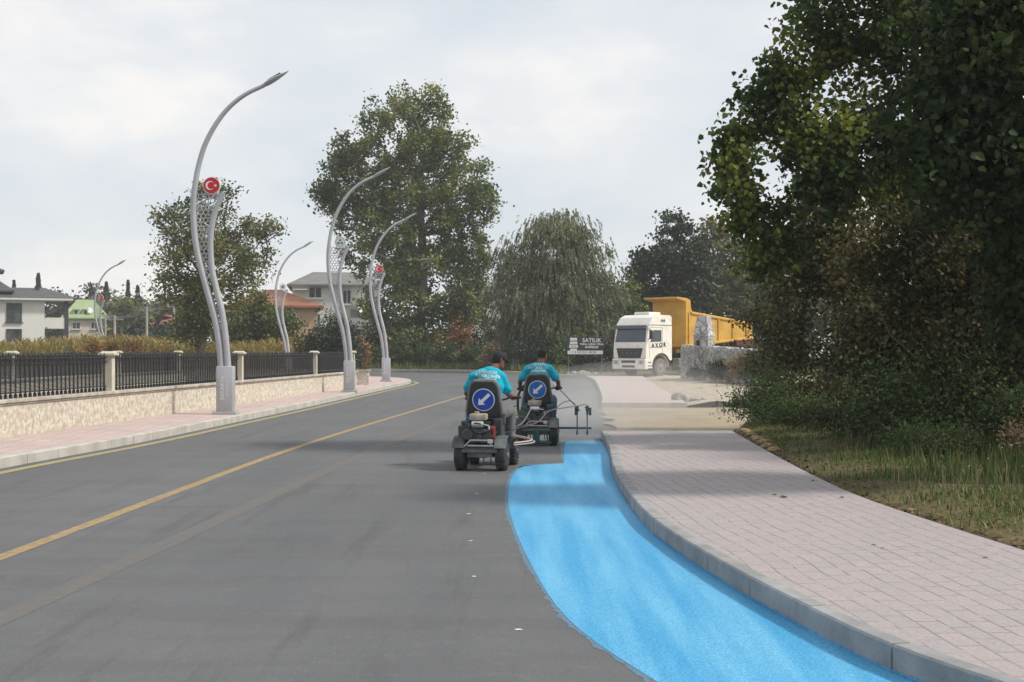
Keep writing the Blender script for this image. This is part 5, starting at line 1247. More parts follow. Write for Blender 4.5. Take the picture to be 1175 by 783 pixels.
for k in range(6): sf.box((0,-2.9-k*1.15,1.72),(2.3,.12,.18))
sf.build('subframe',M_ty,root)
g=MB(); g.rbox((-1.1,-8.3,2.0),(.5,1.9,.35),.02); g.build('rear_beam',M_rust,root)

# ---------------------------------------------------------------- houses
M_pl=mat('white_render',(.72,.71,.68),.85,col2=(.66,.65,.62),nscale=.4,ndetail=6,bump=.1,dirt=(.5,.47,.42),dirt_scale=.6,dirt_amt=.4)
M_plc=mat('cream_render',(.62,.56,.46),.85,col2=(.55,.49,.40),nscale=.4,ndetail=6)
M_plg=mat('grey_render',(.45,.46,.48),.85,col2=(.38,.39,.41),nscale=.5,ndetail=6)
M_plo=mat('ochre_render',(.48,.33,.20),.85,col2=(.40,.28,.18),nscale=.5,ndetail=6)
def tile_mat(name,c1,c2):
    m=mat(name,c1,.8,col2=c2,nscale=1.2,ndetail=7,bump=.5,bscale=9,dirt=tuple(x*.6 for x in c2),dirt_scale=1); return m
M_rg=tile_mat('dark_grey_shingles',(.070,.072,.078),(.095,.097,.10)); M_rg2=tile_mat('grey_roof_tiles',(.15,.15,.145),(.20,.195,.185))
M_rr=tile_mat('red_roof_tiles',(.30,.10,.06),(.22,.075,.05)); M_rgr=tile_mat('green_roof_sheet',(.26,.35,.17),(.30,.38,.21)); M_ro=tile_mat('orange_roof_tiles',(.34,.15,.08),(.25,.10,.055))
M_win=mat('window_glass',(.018,.024,.028),.2,col2=(.10,.11,.11),nscale=.8,spec=.25); M_fr=mat('anthracite_frame',(.045,.048,.053),.5); M_frw=mat('white_frame',(.7,.7,.7),.5); M_sof=mat('soffit_white',(.66,.66,.64),.7)
def hip(mb,x0,x1,y0,y1,z,h,inset=None,ov=.5,th=.18,mi=0):
    x0-=ov;x1+=ov;y0-=ov;y1+=ov; ins=(y1-y0)/2 if inset is None else inset; ym=(y0+y1)/2
    vs=[(x0,y0,z),(x1,y0,z),(x1,y1,z),(x0,y1,z),(x0+ins,ym,z+h),(x1-ins,ym,z+h),(x0,y0,z-th),(x1,y0,z-th),(x1,y1,z-th),(x0,y1,z-th)]
    mb.add(vs,[(0,1,5,4),(1,2,5),(2,3,4,5),(3,0,4),(6,7,1,0),(7,8,2,1),(8,9,3,2),(9,6,0,3),(9,8,7,6)],mi)
def window(par,x,z,w,h,y=0,fm=None,split=1,name='window',sill=True):
    f=MB(); t=.07
    for (cx,cz,sx,sz) in ((0,h/2-t/2,w,t),(0,-h/2+t/2,w,t),(-w/2+t/2,0,t,h-2*t-.002),(w/2-t/2,0,t,h-2*t-.002)): f.box((x+cx,y-.04,z+cz),(sx,.10,sz))
    for k in range(1,split+1):
        if split>0: f.box((x-w/2+w*k/(split+1),y-.035,z),(.06,.07,h-2*t-.004))
    o=f.build(name,fm or M_fr,par)
    p=MB(); p.box((x,y-.022,z),(w-.02,.035,h-.02)); p.build('pane',M_win,o)
    if sill: s_=MB(); s_.box((x,y-.10,z-h/2-.06),(w+.3,.26,.08)); s_.build('sill',fm or M_fr,o)
    return o
def facing(px,Y): return -math.atan2(gx(px,Y),Y)
# white two-storey house at the left edge; origin at the foot of its right front corner
Y=150; s=.1; rz=facing(20,Y)+R(2)
root=thing('white_house','white rendered two-storey house with dark grey hipped roof and corner loggia, left edge','house',(gx(78,Y),Y,0),rz)
k=s/math.cos(rz)*.97
def hx(px): return (px-78)*k
def hz(py): return CAMZ+(402-py)*s
w=MB(); w.box(((hx(-60)+hx(54))/2,4.5,hz(345)/2),(hx(54)-hx(-60),9,hz(345))); wl=w.build('wall',M_pl,root)
w=MB()
for z in(hz(371),hz(401)): w.box(((hx(54)+hx(76))/2+.0,1.6,z),(hx(76)-hx(54)-.01,3.2,1.25))
w.build('loggia_parapet',M_pl,root)
w=MB(); w.box((hx(76.5),.15,hz(344)/2-.1),(.42,.42,hz(344)-.2)); w.box((hx(76.5),3.0,hz(344)/2-.1),(.3,.3,hz(344)-.2)); w.build('corner_column',M_fr,root)
w=MB(); w.box(((hx(54)+hx(76))/2,-.02,hz(347.5)),(hx(76)-hx(54)-.3,.12,.12)); w.box((hx(55)+.1,-.02,hz(356)),(.1,.12,1.7)); w.box((hx(55)+.1,-.02,hz(384)),(.1,.12,1.7)); w.build('loggia_frame',M_fr,root)
w=MB(); w.box(((hx(-60)+hx(82))/2,4.2,hz(344.2)),(hx(82)-hx(-60)+.2,10.0,.22)); w.build('soffit',M_sof,root)
w=MB(); hip(w,hx(-60),hx(80),0,8.6,hz(342.3),1.3,inset=3.2,ov=.7); w.build('roof',M_rg,root)
w=MB(); hip(w,hx(-64),hx(12),1.4,7.5,hz(334),1.7,inset=2.2,ov=1.2); w.build('upper_roof',M_rg,root)
w=MB(); w.box((hx(48),3.4,hz(334.5)),(.45,.45,1.1)); w.box((hx(48),3.4,hz(328.5)),(.6,.6,.1)); w.build('chimney',M_fr,root)
window(root,hx(23),hz(359.5),1.65,2.15); window(root,hx(23),hz(388.5),1.65,2.1,sill=False)
window(root,hx(-22),hz(359.5),1.65,2.15); window(root,hx(-22),hz(388.5),1.65,2.1,sill=False)
# belvedere on its roof
w=MB(); w.box((hx(-20),3.5,hz(317)),(5.0,3,2.0)); w.build('belvedere_wall',M_pl,root)
w=MB(); hip(w,hx(-60),hx(8),1.5,6.5,hz(311),.9,ov=.6,inset=2); w.build('belvedere_roof',M_rg,root)
w=MB(); w.box((hx(1),1.6,hz(318)),(.14,.14,1.5)); w.build('belvedere_post',M_fr,root)
def simple_house(label,pxc,Y,wpx,eave,ridge,depth,wm,rm,wins,inset=None,fm=None,extra=None,ov=.5,rot=0,name='house'):
    s=Y/FPX; H=CAMZ+(402-eave)*s; h=(eave-ridge)*s; W=wpx*s; rz=facing(pxc,Y)+rot
    root=thing(name,label,'house',(gx(pxc,Y),Y,0),rz)
    w=MB(); w.box((0,depth/2,H/2),(W,depth,H)); w.build('wall',wm,root)
    w=MB(); hip(w,-W/2,W/2,0,depth,H+.02,h,inset=inset,ov=ov); rf=w.build('roof',rm,root)
    for (px,py,ww,hh) in wins: window(root,(px-pxc)*s,CAMZ+(402-py)*s,ww*s,hh*s,fm=fm)
    if extra: extra(root,lambda px:(px-pxc)*s,lambda py:CAMZ+(402-py)*s,s,rf)
    return root
def ex_green(root,X,Z,s,rf):
    for px in(88,98):
        w=MB(); w.box((X(px),1.2,Z(358.5)),(6.5*s,1.6,5.5*s)); o=w.build('dormer',M_pl,rf); w=MB(); w.box((X(px),.38,Z(358.5)),(3*s,.03,3.6*s)); w.build('pane',M_win,o)
        w=MB(); w.box((X(px),1.1,Z(355.4)),(7.8*s,2.0,.12)); w.build('dormer_roof',M_rgr,o)
    w=MB(); w.lathe((X(103),.3,Z(356.5)),(0.2,-1,.3),[(0,.05),(.12,.38),(.14,.39)],20); w.build('dish',M_white,root)
simple_house('cream house with bright green roof and two small dormers',98,185,46,365,343,8,M_plc,M_rgr,[(88,374,9,8),(108,374,8,8)],inset=2.2,fm=M_frw,extra=ex_green)
simple_house('small grey house with red roof behind the corn field',199,160,50,372.5,361,8,M_plg,M_rr,[(184,381,7,7),(214,381,7,7),(199,381,6,7)],fm=M_frw)
def ex_grey(root,X,Z,s,rf):
    w=MB(); w.box((X(422),-1.0,Z(349)),(24*s,1.9,8*s)); w.build('balcony',M_pl,root)
    w=MB(); w.box((X(410),-.2,Z(365)),(2.2*s,.3,30*s)); w.build('downpipe',M_pl,root)
    w=MB(); w.add([(X(402),-3.6,Z(378)),(X(440),-3.6,Z(378)),(X(440),-.05,Z(355)),(X(402),-.05,Z(355)),(X(402),-3.6,Z(380)),(X(440),-3.6,Z(380)),(X(440),-.05,Z(357)),(X(402),-.05,Z(357))],[(0,1,2,3),(7,6,5,4),(0,4,5,1),(1,5,6,2),(2,6,7,3),(3,7,4,0)]); w.build('lean_to_roof',M_rg2,root)
    w=MB(); w.box((X(421),-1.7,Z(380)/2),(36*s,3.3,Z(380))); w.build('lean_to_wall',M_pl,root)
    w=MB(); w.lathe((X(413),-3.3,Z(356)),(0.5,-1,.35),[(0,.06),(.14,.42),(.16,.43)],20); w.tube([(X(413),-3.2,Z(357)),(X(413),-2.6,Z(370))],[.03]*2,6); w.build('dish',M_white,root)
    w=MB(); w.box((X(345),-.5,Z(333)),(16*s,.9,.12)); w.build('canopy',M_pl,root)
    w=MB(); w.box((X(384),-.03,Z(335)),(12*s,.06,12*s)); w.build('curtain_panel',M_frw,root)
simple_house('large pale house with grey hipped roof and white balcony behind the round evergreen',385,128,98,327,309,11,M_pl,M_rg2,[(362,336,15,13),(398,341,10,17),(424,338,12,13),(362,366,12,12),(392,366,10,12)],inset=2.4,fm=M_frw,extra=ex_grey)
simple_house('ochre house with rusty orange-red roof behind the fence',315,108,98,351,330,9,M_plo,M_ro,[(290,364,10,10),(335,364,10,10)],inset=3.5,fm=M_frw)
simple_house('pale house with flat grey roof half hidden behind the poplar',546,140,62,329,319,10,M_pl,M_rg2,[(528,340,9,10),(560,340,9,10),(528,368,9,12),(556,368,9,12)],inset=4,fm=M_fr)
simple_house('white house glimpsed between the willow and the truck',712,132,44,340,326,9,M_pl,M_rg2,[(706,350,8,10),(722,350,8,10),(700,376,7,10)],inset=3,fm=M_fr)
USE_DUST=True; USE_HAZE=True; HAZE_D=.0005
# ---------------------------------------------------------------- ride-on paint machines
M_mblk=mat('machine_black_paint',(.028,.030,.032),.5,col2=(.06,.065,.068),nscale=7,dirt=(.10,.13,.15),dirt_scale=5,dirt_amt=.5)
M_mgrey=mat('machine_grey_steel',(.16,.175,.18),.55,metal=.3,col2=(.09,.10,.105),nscale=7)
M_seat=mat('grey_seat_rim',(.17,.165,.155),.8,col2=(.12,.115,.11),nscale=6)
M_seatb=mat('black_seat_shell',(.022,.022,.023),.6,col2=(.04,.04,.04),nscale=8)
M_sblue=mat('sign_blue',(.012,.055,.36),.35,col2=(.016,.07,.42)); M_sblue2=mat('faded_sign_blue',(.02,.16,.52),.4)
M_beige=mat('beige_tank_paint',(.44,.40,.32),.5,col2=(.28,.25,.20),nscale=8); M_pred=mat('red_pump_paint',(.30,.03,.03),.45,col2=(.20,.03,.03))
M_silver=mat('silver_sheet',(.60,.60,.60),.3,metal=.7,col2=(.45,.45,.45),nscale=8)
M_teal=mat('teal_paint_splashed_steel',(.035,.11,.125),.6,col2=(.02,.06,.07),nscale=9)
M_brown=mat('brown_pump_paint',(.22,.10,.05),.6,col2=(.12,.07,.04),nscale=9)
M_mgreen=mat('green_paint_tin',(.06,.12,.06),.5); M_hosew=mat('pale_hose',(.55,.50,.47),.6,col2=(.40,.36,.33),nscale=12); M_hosed=mat('dark_hose',(.03,.032,.033),.6); M_hosep=mat('pinkish_hose',(.45,.33,.31),.6)
M_bluebox=mat('blue_battery_box',(.02,.07,.18),.5)
def machine(label,loc,rz,second=False):
    root=thing('paint_machine',label,'ride-on machine',loc,rz,'ride-on road painting machines')
    body=M_mblk; blue=M_sblue2 if second else M_sblue
    f=MB()
    for x in(-.17,.17): f.tube([(x,-.62,.33),(x,.72,.33)],[.025]*2,6)
    for y in(-.62,-.2,.25,.72): f.tube([(-.25,y,.33),(.25,y,.33)],[.022]*2,6)
    f.tube([(-.30,-.45,.21),(.30,-.45,.21)],[.028]*2,8); f.tube([(-.30,.50,.21),(.30,.50,.21)],[.028]*2,8)
    f.box((0,-.45,.24),(.16,.14,.13)); f.box((0,.15,.36),(.44,.9,.02))
    for x in(-.12,.03,.13): f.tube([(x,-.5,.24),(x+.01,-.5,.10)],[.008]*2,5)
    f.box((0,-.64,.30),(.46,.04,.05)); fr=f.build('frame',body,root)
    for sx in(-1,1):
        for y,rr,w in((-.45,.21,.15),(.50,.19,.12)):
            g=MB(); x=sx*.285
            g.lathe((x-w/2,y,rr),(1,0,0),[(0,rr*.55),(0,rr*.82),(.015,rr*.95),(.035,rr),(w-.035,rr),(w-.015,rr*.95),(w,rr*.82),(w,rr*.55)],32)
            for k in range(22):       # tread lugs
                a=2*PI*k/22; c_=Vector((x,y+(rr+.002)*math.cos(a),rr+(rr+.002)*math.sin(a))); rot=Matrix.Rotation(a-PI/2,3,'X')
                g.box(c_+Vector((-.035,0,0)),(.05,.022,.012),rot=rot); g.box(c_+Vector((.035,0,0)),(.05,.022,.012),rot=rot)
            t=g.build('wheel',M_rub,root,smooth=True)
            g=MB(); o_=x+sx*w/2; g.lathe((o_-sx*.004,y,rr),(-sx,0,0),[(-.002,rr*.56),(.03,rr*.48),(.03,rr*.22),(-.02,rr*.18),(-.025,.01)],24); g.build('rim',M_rim,t,smooth=True)
        g=MB(); pts=[(sx*.29,-.45+.245*math.cos(a),.23+.245*math.sin(a)) for a in [R(15+k*16) for k in range(10)]]
        g.tube(pts,[(.085,.008)]*10,8); g.build('fender',M_mgrey if (sx>0) else body,root,smooth=True)
    # engine and pump pack behind the seat
    e=MB(); e.rbox((-.02,-.47,.50),(.34,.30,.16),.02); e.rbox((-.10,-.50,.60),(.20,.20,.10),.02)
    for k in range(7): e.box((.06,-.50,.555+k*.018),(.15,.18,.006))
    e.lathe((-.16,-.64,.50),(0,1,0),[(0,.07),(.02,.085),(.06,.085)],20); e.lathe((.0,-.655,.47),(0,1,0),[(0,.035),(.05,.05)],14)
    en=e.build('engine',body,root)
    g=MB(); g.rbox((-.035,-.50,.735),(.23,.20,.09),.02); g.lathe((-.06,-.50,.785),(0,0,1),[(0,.035),(.02,.035),(.025,.02)],14); g.build('fuel_tank',M_beige,en,smooth=True)
    g=MB(); g.lathe((-.02,-.60,.635),(1,0,0),[(-.09,.04),(-.08,.05),(.06,.05),(.07,.04)],18); g.tube([(.05,-.6,.635),(.12,-.6,.62),(.14,-.62,.56)],[.014]*3,8); g.build('muffler',M_silver,en,smooth=True)
    g=MB(); g.rbox((.165,-.56,.53),(.085,.11,.17),.02); g.lathe((.165,-.625,.56),(0,1,0),[(0,.035),(.03,.04)],14); g.build('pump',M_brown if second else M_pred,root)
    g=MB(); g.rbox((-.24,-.42,.52),(.16,.22,.20),.025); g.rbox((-.22,-.44,.65),(.12,.14,.06),.015); g.build('side_box',M_mgreen if second else body,root)
    g=MB(); g.rbox((-.17,-.30,.66),(.15,.16,.12),.02); g.build('battery_box',M_bluebox,root)
    g=MB(); g.rbox((.22,-.36,.58),(.12,.22,.26),.02); g.rbox((.27,-.30,.70),(.07,.12,.16),.02); g.build('valve_block',M_teal if second else body,root)
    rr=random.Random(3 if second else 2); g=MB()
    for k in range(18):
        a=Vector((rr.uniform(-.25,.2),rr.uniform(-.60,-.5),rr.uniform(.45,.62))); b=Vector((rr.uniform(-.2,.25),rr.uniform(-.62,-.45),rr.uniform(.42,.66))); m_=(a+b)/2+Vector((0,-.08,rr.uniform(-.1,.1)))
        g.tube(catmull([a,m_,b],4),[.011]*9,6)
    g.build('hoses_and_cables',M_hosed,root,smooth=True)
    g=MB()      # bright guard plate under the engine
    g.tube([(-.20,-.66,.34),(-.12,-.66,.425),(.13,-.66,.425),(.17,-.66,.35)],[(.012,.010)]*4,6); g.box((.02,-.655,.352),(.36,.02,.02)); g.rbox((.155,-.67,.41),(.07,.03,.06),.01); g.build('guard_plate',M_silver,root)
    g=MB(); g.rbox((-.0,-.64,.275),(.50,.05,.045),.008); g.box((0,-.6,.22),(.34,.03,.06)); g.build('rear_bumper',M_mgrey,root)
    # seat
    g=MB(); g.rbox((0,.02,.64),(.46,.44,.12),.04); se=g.build('seat',M_seatb,root,smooth=True)
    g=MB(); g.tube([(-.14,-.1,.34),(-.14,-.05,.60)],[.018]*2,6); g.tube([(.14,-.1,.34),(.14,-.05,.60)],[.018]*2,6); g.tube([(0,.2,.34),(0,.15,.60)],[.018]*2,6); g.build('seat_frame',body,root)
    tilt=Matrix.Translation((0,-.27,.70))@Matrix.Rotation(R(6),4,'X')@MF
    out=[(-.265,0),(.265,0),(.265,.12),(.215,.44),(.19,.50),(.14,.54),(-.14,.54),(-.19,.50),(-.215,.44),(-.265,.12)]
    g=MB(); g.prism(out,tilt@Matrix.Translation((0,0,-.09)),.09); sb=g.build('seat_back',M_seat,root,bevel=.022)
    inn=[(x*.88,.012+y*.93) for x,y in out]; g=MB(); g.prism(inn,tilt@Matrix.Translation((0,0,.001)),.012); bk=g.build('back_shell',M_seatb,sb,bevel=.008)
    sg=tilt@Matrix.Translation((-.0,.265,.016)); g=MB(); g.prism(disc(.158,40),sg,.006); dd=g.build('direction_sign',M_white,root)
    g=MB(); g.prism(disc(.146,40),sg@Matrix.Translation((0,0,.0062)),.003); g.build('blue_field',blue,dd)
    ar=[(-.105,-.0),(-.03,-.062),(-.03,-.022),(.115,-.022),(.115,.022),(-.03,.022),(-.03,.062)]
    g=MB(); g.prism(ar,sg@Matrix.Translation((0,0,.0094))@Matrix.Rotation(R(43),4,'Z'),.002); g.build('arrow',M_white,dd)
    # steering
    g=MB(); g.tube([(0,.66,.34),(0,.52,.92)],[.022]*2,8); hy=.46
    g.tube(catmull([(-.40,hy,.95),(-.26,hy,.95),(-.12,.52,.93),(.12,.52,.93),(.26,hy,.97),(.40,hy,.97)],4),[.014]*21,8); hb_=g.build('handlebar',body,root,smooth=True)
    for sx,z in((-1,.95),(1,.97)):
        g=MB(); g.tube([(sx*.27,hy,z),(sx*.41,hy,z)],[.018]*2,10); g.build('grip',M_rub,hb_)
        g=MB(); g.tube([(sx*.25,hy+.01,z),(sx*.29,hy+.06,z+.0),(sx*.42,hy+.05,z-.015)],[.007]*3,6); g.tube([(sx*.25,hy,z),(sx*.25,hy-.04,z+.05),(sx*.27,hy-.06,z+.07)],[.007]*3,6); g.build('lever',M_chrome,hb_)
    for sx in(-1,1):
        g=MB(); g.box((sx*.24,.48,.30),(.14,.26,.02)); g.tube([(sx*.16,.4,.31),(sx*.3,.4,.31)],[.012]*2,6); g.build('footrest',body,root)
    g=MB(); g.lathe((0,.82,.36),(0,0,1),[(0,.16),(.01,.17),(.40,.17),(.41,.16)],28); g.lathe((0,.82,.77),(0,0,1),[(0,.165),(.02,.165),(.03,.03)],28); g.build('paint_tank',M_mgrey if not second else M_teal,root,smooth=True)
    g=MB(); g.box((0,.80,.30),(.5,.4,.03)); g.build('front_deck',body,root)
    if second:
        g=MB(); g.tube(catmull([(-.26,.0,.30),(-.36,.1,.55),(-.36,.15,.85),(-.26,.25,1.02),(-.20,.3,1.0)],5),[.022]*21,8); g.build('hooped_guard_pipe',M_hosed,root,smooth=True)
        g=MB(); g.tube([(-.40,-.72,.06),(.26,-.72,.06)],[.020]*2,8); g.tube([(-.20,-.72,.04),(-.20,-.66,.33)],[.012]*2,6); g.tube([(.2,-.72,.06),(.17,-.62,.3)],[.014]*2,6); g.tube([(-.27,-.72,.06),(-.27,-.72,-.0)],[.01]*2,6); g.rbox((-.0,-.70,.18),(.12,.05,.22),.01); g.build('rear_tow_bar',M_teal,root)
        # side spray boom
        g=MB(); g.tube([(.2,.42,.25),(.93,.42,.25)],[.020]*2,8); g.tube([(.93,.36,.25),(.93,.48,.25)],[.016]*2,6); bo=g.build('spray_boom',M_teal,root,smooth=True)
        for x in(.68,.86):
            g=MB(); g.tube([(x,.42,.14),(x,.42,.66)],[.011]*2,8); g.lathe((x,.42,.13),(0,0,1),[(0,.02),(.06,.02)],8); rd=g.build('boom_rod',M_teal,bo)
            g=MB(); g.rbox((x,.42,.60),(.055,.07,.10),.01); g.rbox((x+(.05 if x>.7 else -.02),.38,.55),(.05,.04,.14),.008); g.tube([(x-.04,.36,.63),(x+.05,.36,.56)],[.012]*2,6); g.lathe((x,.40,.48),(0,0,1),[(0,.01),(.03,.02),(.09,.02)],10); g.build('spray_gun',M_teal,rd)
        g=MB(); g.tube([(.33,.44,.98),(.66,.42,.64)],[.010]*2,6); g.build('control_rod',M_mgrey,root)
    return root
m1x,m1y,m1r=-.345,18.42,-R(9); m2x,m2y,m2r=.465,23.15,-R(4)
machine('nearer black ride-on paint machine with dark blue arrow disc on its seat back',(m1x,m1y,0),m1r)
machine('farther ride-on paint machine with side spray boom and paler blue arrow disc',(m2x,m2y,0),m2r,True)
# hoses trailing between the machines
def P2(x,y,z): 
    v=Matrix.Rotation(m2r,3,'Z')@Vector((x,y,z)); return Vector((m2x+v.x,m2y+v.y,v.z))
def P1(x,y,z):
    v=Matrix.Rotation(m1r,3,'Z')@Vector((x,y,z)); return Vector((m1x+v.x,m1y+v.y,v.z))
def hose(name,label,pts,r,m):
    mb=MB(); c_=catmull(pts,8); mb.tube(c_,[r]*len(c_),8); tag(mb.build(name,m,smooth=True),label,'hose','paint hoses')
hose('paint_hose','white hose arching from the farther machine down beside the near right wheel',[P1(.36,.1,.34),P1(.50,.9,.34),P2(-.50,-2.3,.36),P2(-.24,-1.2,.40),P2(-.10,-.66,.62)],.011,M_hosew)
hose('paint_hose','pinkish hose running on to the spray boom',[P1(.36,.1,.31),P1(.54,.9,.31),P2(-.40,-2.2,.33),P2(.02,-1.0,.42),P2(.22,-.6,.60),P2(.52,0,.64),P2(.84,.40,.68)],.011,M_hosep)
hose('paint_hose','thin dark hose curving up from the near machine',[P1(.28,-.2,.5),P1(.42,.1,.55),P1(.52,.7,.62),P2(-.5,-1.0,.62),P2(-.36,-.3,.68)],.007,M_hosed)
hose('paint_hose','thin dark hose looping over to the boom guns',[P2(.25,.1,.52),P2(.38,.2,.68),P2(.55,.35,.74),P2(.67,.41,.64)],.007,M_hosed)

# ---------------------------------------------------------------- riders
M_skin=mat('tanned_skin',(.24,.115,.07),.55,col2=(.20,.09,.055),nscale=8,spec=.35)
M_cyan=mat('turquoise_shirt',(.012,.40,.54),.85,col2=(.008,.33,.46),nscale=3,bump=.25,bscale=60,spec=.2)
M_trg=mat('grey_work_trousers',(.13,.125,.12),.9,col2=(.20,.195,.185),nscale=9,bump=.3,bscale=40); M_trb=mat('dark_blue_trousers',(.03,.045,.085),.9,col2=(.045,.06,.10),nscale=7)
M_navy=mat('navy_cap',(.012,.014,.024),.8,col2=(.02,.022,.034)); M_hair=mat('short_black_hair',(.012,.010,.009),.7,bump=.8,bscale=90); M_shoe=mat('worn_shoe',(.05,.045,.04),.8); M_glove=mat('dark_work_glove',(.05,.055,.06),.85)
M_eye=mat('eye_white',(.6,.58,.55),.3)
M_letter=mat('shirt_print_white',(.62,.68,.70),.8)
def ring_path(mb,pts,rad,fx=None,n=16):
    """elliptical loft through points with rounded ends; rad: (rx, ry)"""
    pts=[Vector(p) for p in pts]; rings=[]; k=len(pts)
    for i in range(k):
        d=(pts[min(i+1,k-1)]-pts[max(i-1,0)]).normalized(); a=Vector(fx or (1,0,0)); a=(a-d*a.dot(d))
        if a.length<.1: a=Vector((0,1,0))-d*d.y
        a.normalize(); b=d.cross(a)
        r=rad[i]; r=r if isinstance(r,tuple) else (r,r); rings.append((pts[i],r,a,b))
    d0=(pts[0]-pts[1]).normalized(); d1=(pts[-1]-pts[-2]).normalized(); r0=rings[0]; r1=rings[-1]
    pre=[(r0[0]+d0*min(r0[1])*.75,(r0[1][0]*.4,r0[1][1]*.4),r0[2],r0[3]),(r0[0]+d0*min(r0[1])*.5,(r0[1][0]*.75,r0[1][1]*.75),r0[2],r0[3])]
    post=[(r1[0]+d1*min(r1[1])*.5,(r1[1][0]*.75,r1[1][1]*.75),r1[2],r1[3]),(r1[0]+d1*min(r1[1])*.75,(r1[1][0]*.4,r1[1][1]*.4),r1[2],r1[3])]
    loft_into(mb,pre+rings+post,n)
def dense(pts,rad,n=4):
    P=catmull(pts,n); rr=[]
    rads=[r if isinstance(r,tuple) else (r,r) for r in rad]
    for i in range(len(P)):
        f=i/n; a=min(int(f),len(rads)-1); b=min(a+1,len(rads)-1); t=f-int(f); rr.append((rads[a][0]*(1-t)+rads[b][0]*t,rads[a][1]*(1-t)+rads[b][1]*t))
    return P,rr
def rider(label,loc,rz,pose,cap,glove,trous,text):
    root=thing('person',label,'person',loc,rz)
    V=Vector; sh=pose['side']
    pel=V((0,-.02,.76)); waist=V((sh*.2,.02,.92)); chest=V((sh*.5,.07,1.13)); nb=V((sh*.75,.13,1.335)); hc=V(pose['head'])
    sl=V(pose['shl']); sr=V(pose['shr']); acr=(sr-sl).normalized()
    torso=[pel,V((sh*.1,0,.84)),waist,V((sh*.35,.045,1.03)),chest,V((sh*.62,.10,1.24)),nb]
    trad=[(.165,.125),(.160,.118),(.150,.108),(.165,.115),(.180,.122),(.165,.105),(.085,.075)]
    def upper(mb,g,full=True):
        P,rr=dense(torso,trad,3); ring_path(mb,P,[(a+g,b+g) for a,b in rr],fx=tuple(acr))
        ring_path(mb,[sl+acr*.02,sl.lerp(nb,.5)+V((0,0,.012)),nb+V((0,0,.0)),sr.lerp(nb,.5)+V((0,0,.012)),sr-acr*.02],[.058+g,.066+g,.07+g,.066+g,.058+g],fx=(0,0,1))
    b=MB(); upper(b,0)
    for sx,s0,el,wr in((-1,sl,V(pose['ell']),V(pose['wrl'])),(1,sr,V(pose['elr']),V(pose['wrr']))):
        P,rr=dense([s0,s0.lerp(el,.5)+V((sx*.008,-.005,0)),el,el.lerp(wr,.35)+V((sx*.006,0,0)),wr],[.054,.048,.040,.041,.027],4); ring_path(b,P,rr)
        # hand: palm on top of the grip, four fingers curled round it, thumb below on the inner side
        gr=V(pose['grl'] if sx<0 else pose['grr']); ax=V((sx,0,0)); 
        kn=gr+V((0,.0,.038)); pb=gr+V((0,-.055,.018))
        ring_path(b,[wr,wr.lerp(pb,.6),pb,kn],[(.026,.022),(.034,.020),(.042,.017),(.043,.014)],fx=(1,0,0),n=12)
        for k,(o_,ln) in enumerate(((-.031,1.0),(-.010,1.12),(.011,1.05),(.031,.85))):
            pts=[]
            for q in range(6):
                a=R(105-q*43*ln); pts.append(gr+ax*o_+V((0,.031*math.cos(a),.031*math.sin(a))))
            ring_path(b,[pb.lerp(kn,.6)+ax*o_*.9]+pts,[.0105,.0105,.0102,.0098,.0092,.0086,.0078],fx=(1,0,0),n=8)
        th=[pb-ax*.034,gr-ax*.047+V((0,-.030,.0)),gr-ax*.040+V((0,-.012,-.029)),gr-ax*.024+V((0,.012,-.033))]; ring_path(b,th,[.014,.0125,.011,.009],n=8)
    for sx in(-1,1):
        hip=V((sx*.095,.0,.755)); kn=V((sx*pose['knee'],.40,.76)); an=V((sx*.235,.50,.37)); toe=V((sx*.26,.66,.335))
        P,rr=dense([hip,hip.lerp(kn,.5)+V((sx*.01,0,.01)),kn,kn.lerp(an,.35)+V((0,-.02,0)),an],[.088,.075,.056,.054,.038],4); ring_path(b,P,rr)
        ring_path(b,[an+V((0,-.03,-.02)),an+V((0,.04,-.015)),toe],[.034,.036,.030])
    # neck and head
    yaw=pose['yaw']; HM=Matrix.Translation(hc)@Matrix.Rotation(yaw,4,'Z')@Matrix.Rotation(pose.get('pitch',0),4,'X')
    ring_path(b,[nb-V((0,0,.02)),nb.lerp(hc,.45),hc-V((0,0,.03))],[.060,.056,.058])
    hd=[(-.118,.006,.028,.030,.055),(-.100,0,.046,.058,.035),(-.070,0,.062,.082,.016),(-.035,0,.070,.090,.006),(0,0,.075,.094,0),(.035,0,.077,.097,-.004),(.070,0,.072,.090,-.008),(.098,0,.055,.070,-.010),(.115,0,.028,.038,-.010)]
    rings=[(HM@V((0,yo,z)),(rx,ry),(HM.to_3x3()@V((1,0,0))),(HM.to_3x3()@V((0,1,0)))) for z,_,rx,ry,yo in hd]; loft_into(b,rings,20)
    ring_path(b,[HM@V((0,.088,.022)),HM@V((0,.104,-.006)),HM@V((0,.110,-.022))],[.009,.012,.014],n=8)      # nose
    ring_path(b,[HM@V((-.022,.086,-.052)),HM@V((0,.094,-.052)),HM@V((.022,.086,-.052))],[.006,.008,.006],n=6) # lips
    for sx in(-1,1): ring_path(b,[HM@V((sx*.077,-.008,.028)),HM@V((sx*.084,-.014,.002)),HM@V((sx*.077,-.006,-.028))],[(.007,.017),(.008,.019),(.006,.011)],n=8)
    body=remeshed(b,'body',M_skin,root,.0065,2)
    for sx in(-1,1):
        e=MB(); e.lathe(HM@V((sx*.030,.083,.014)),HM.to_3x3()@V((0,1,0)),[(-.008,.012),(.004,.010),(.008,.004)],10); e.build('eye',M_eye,root,smooth=True)
    # shirt, with soft creases
    s=MB(); upper(s,.016)
    P,rr=dense(torso[:3],[(.185,.145),(.18,.138),(.17,.13)],3); ring_path(s,P,rr,fx=tuple(acr))
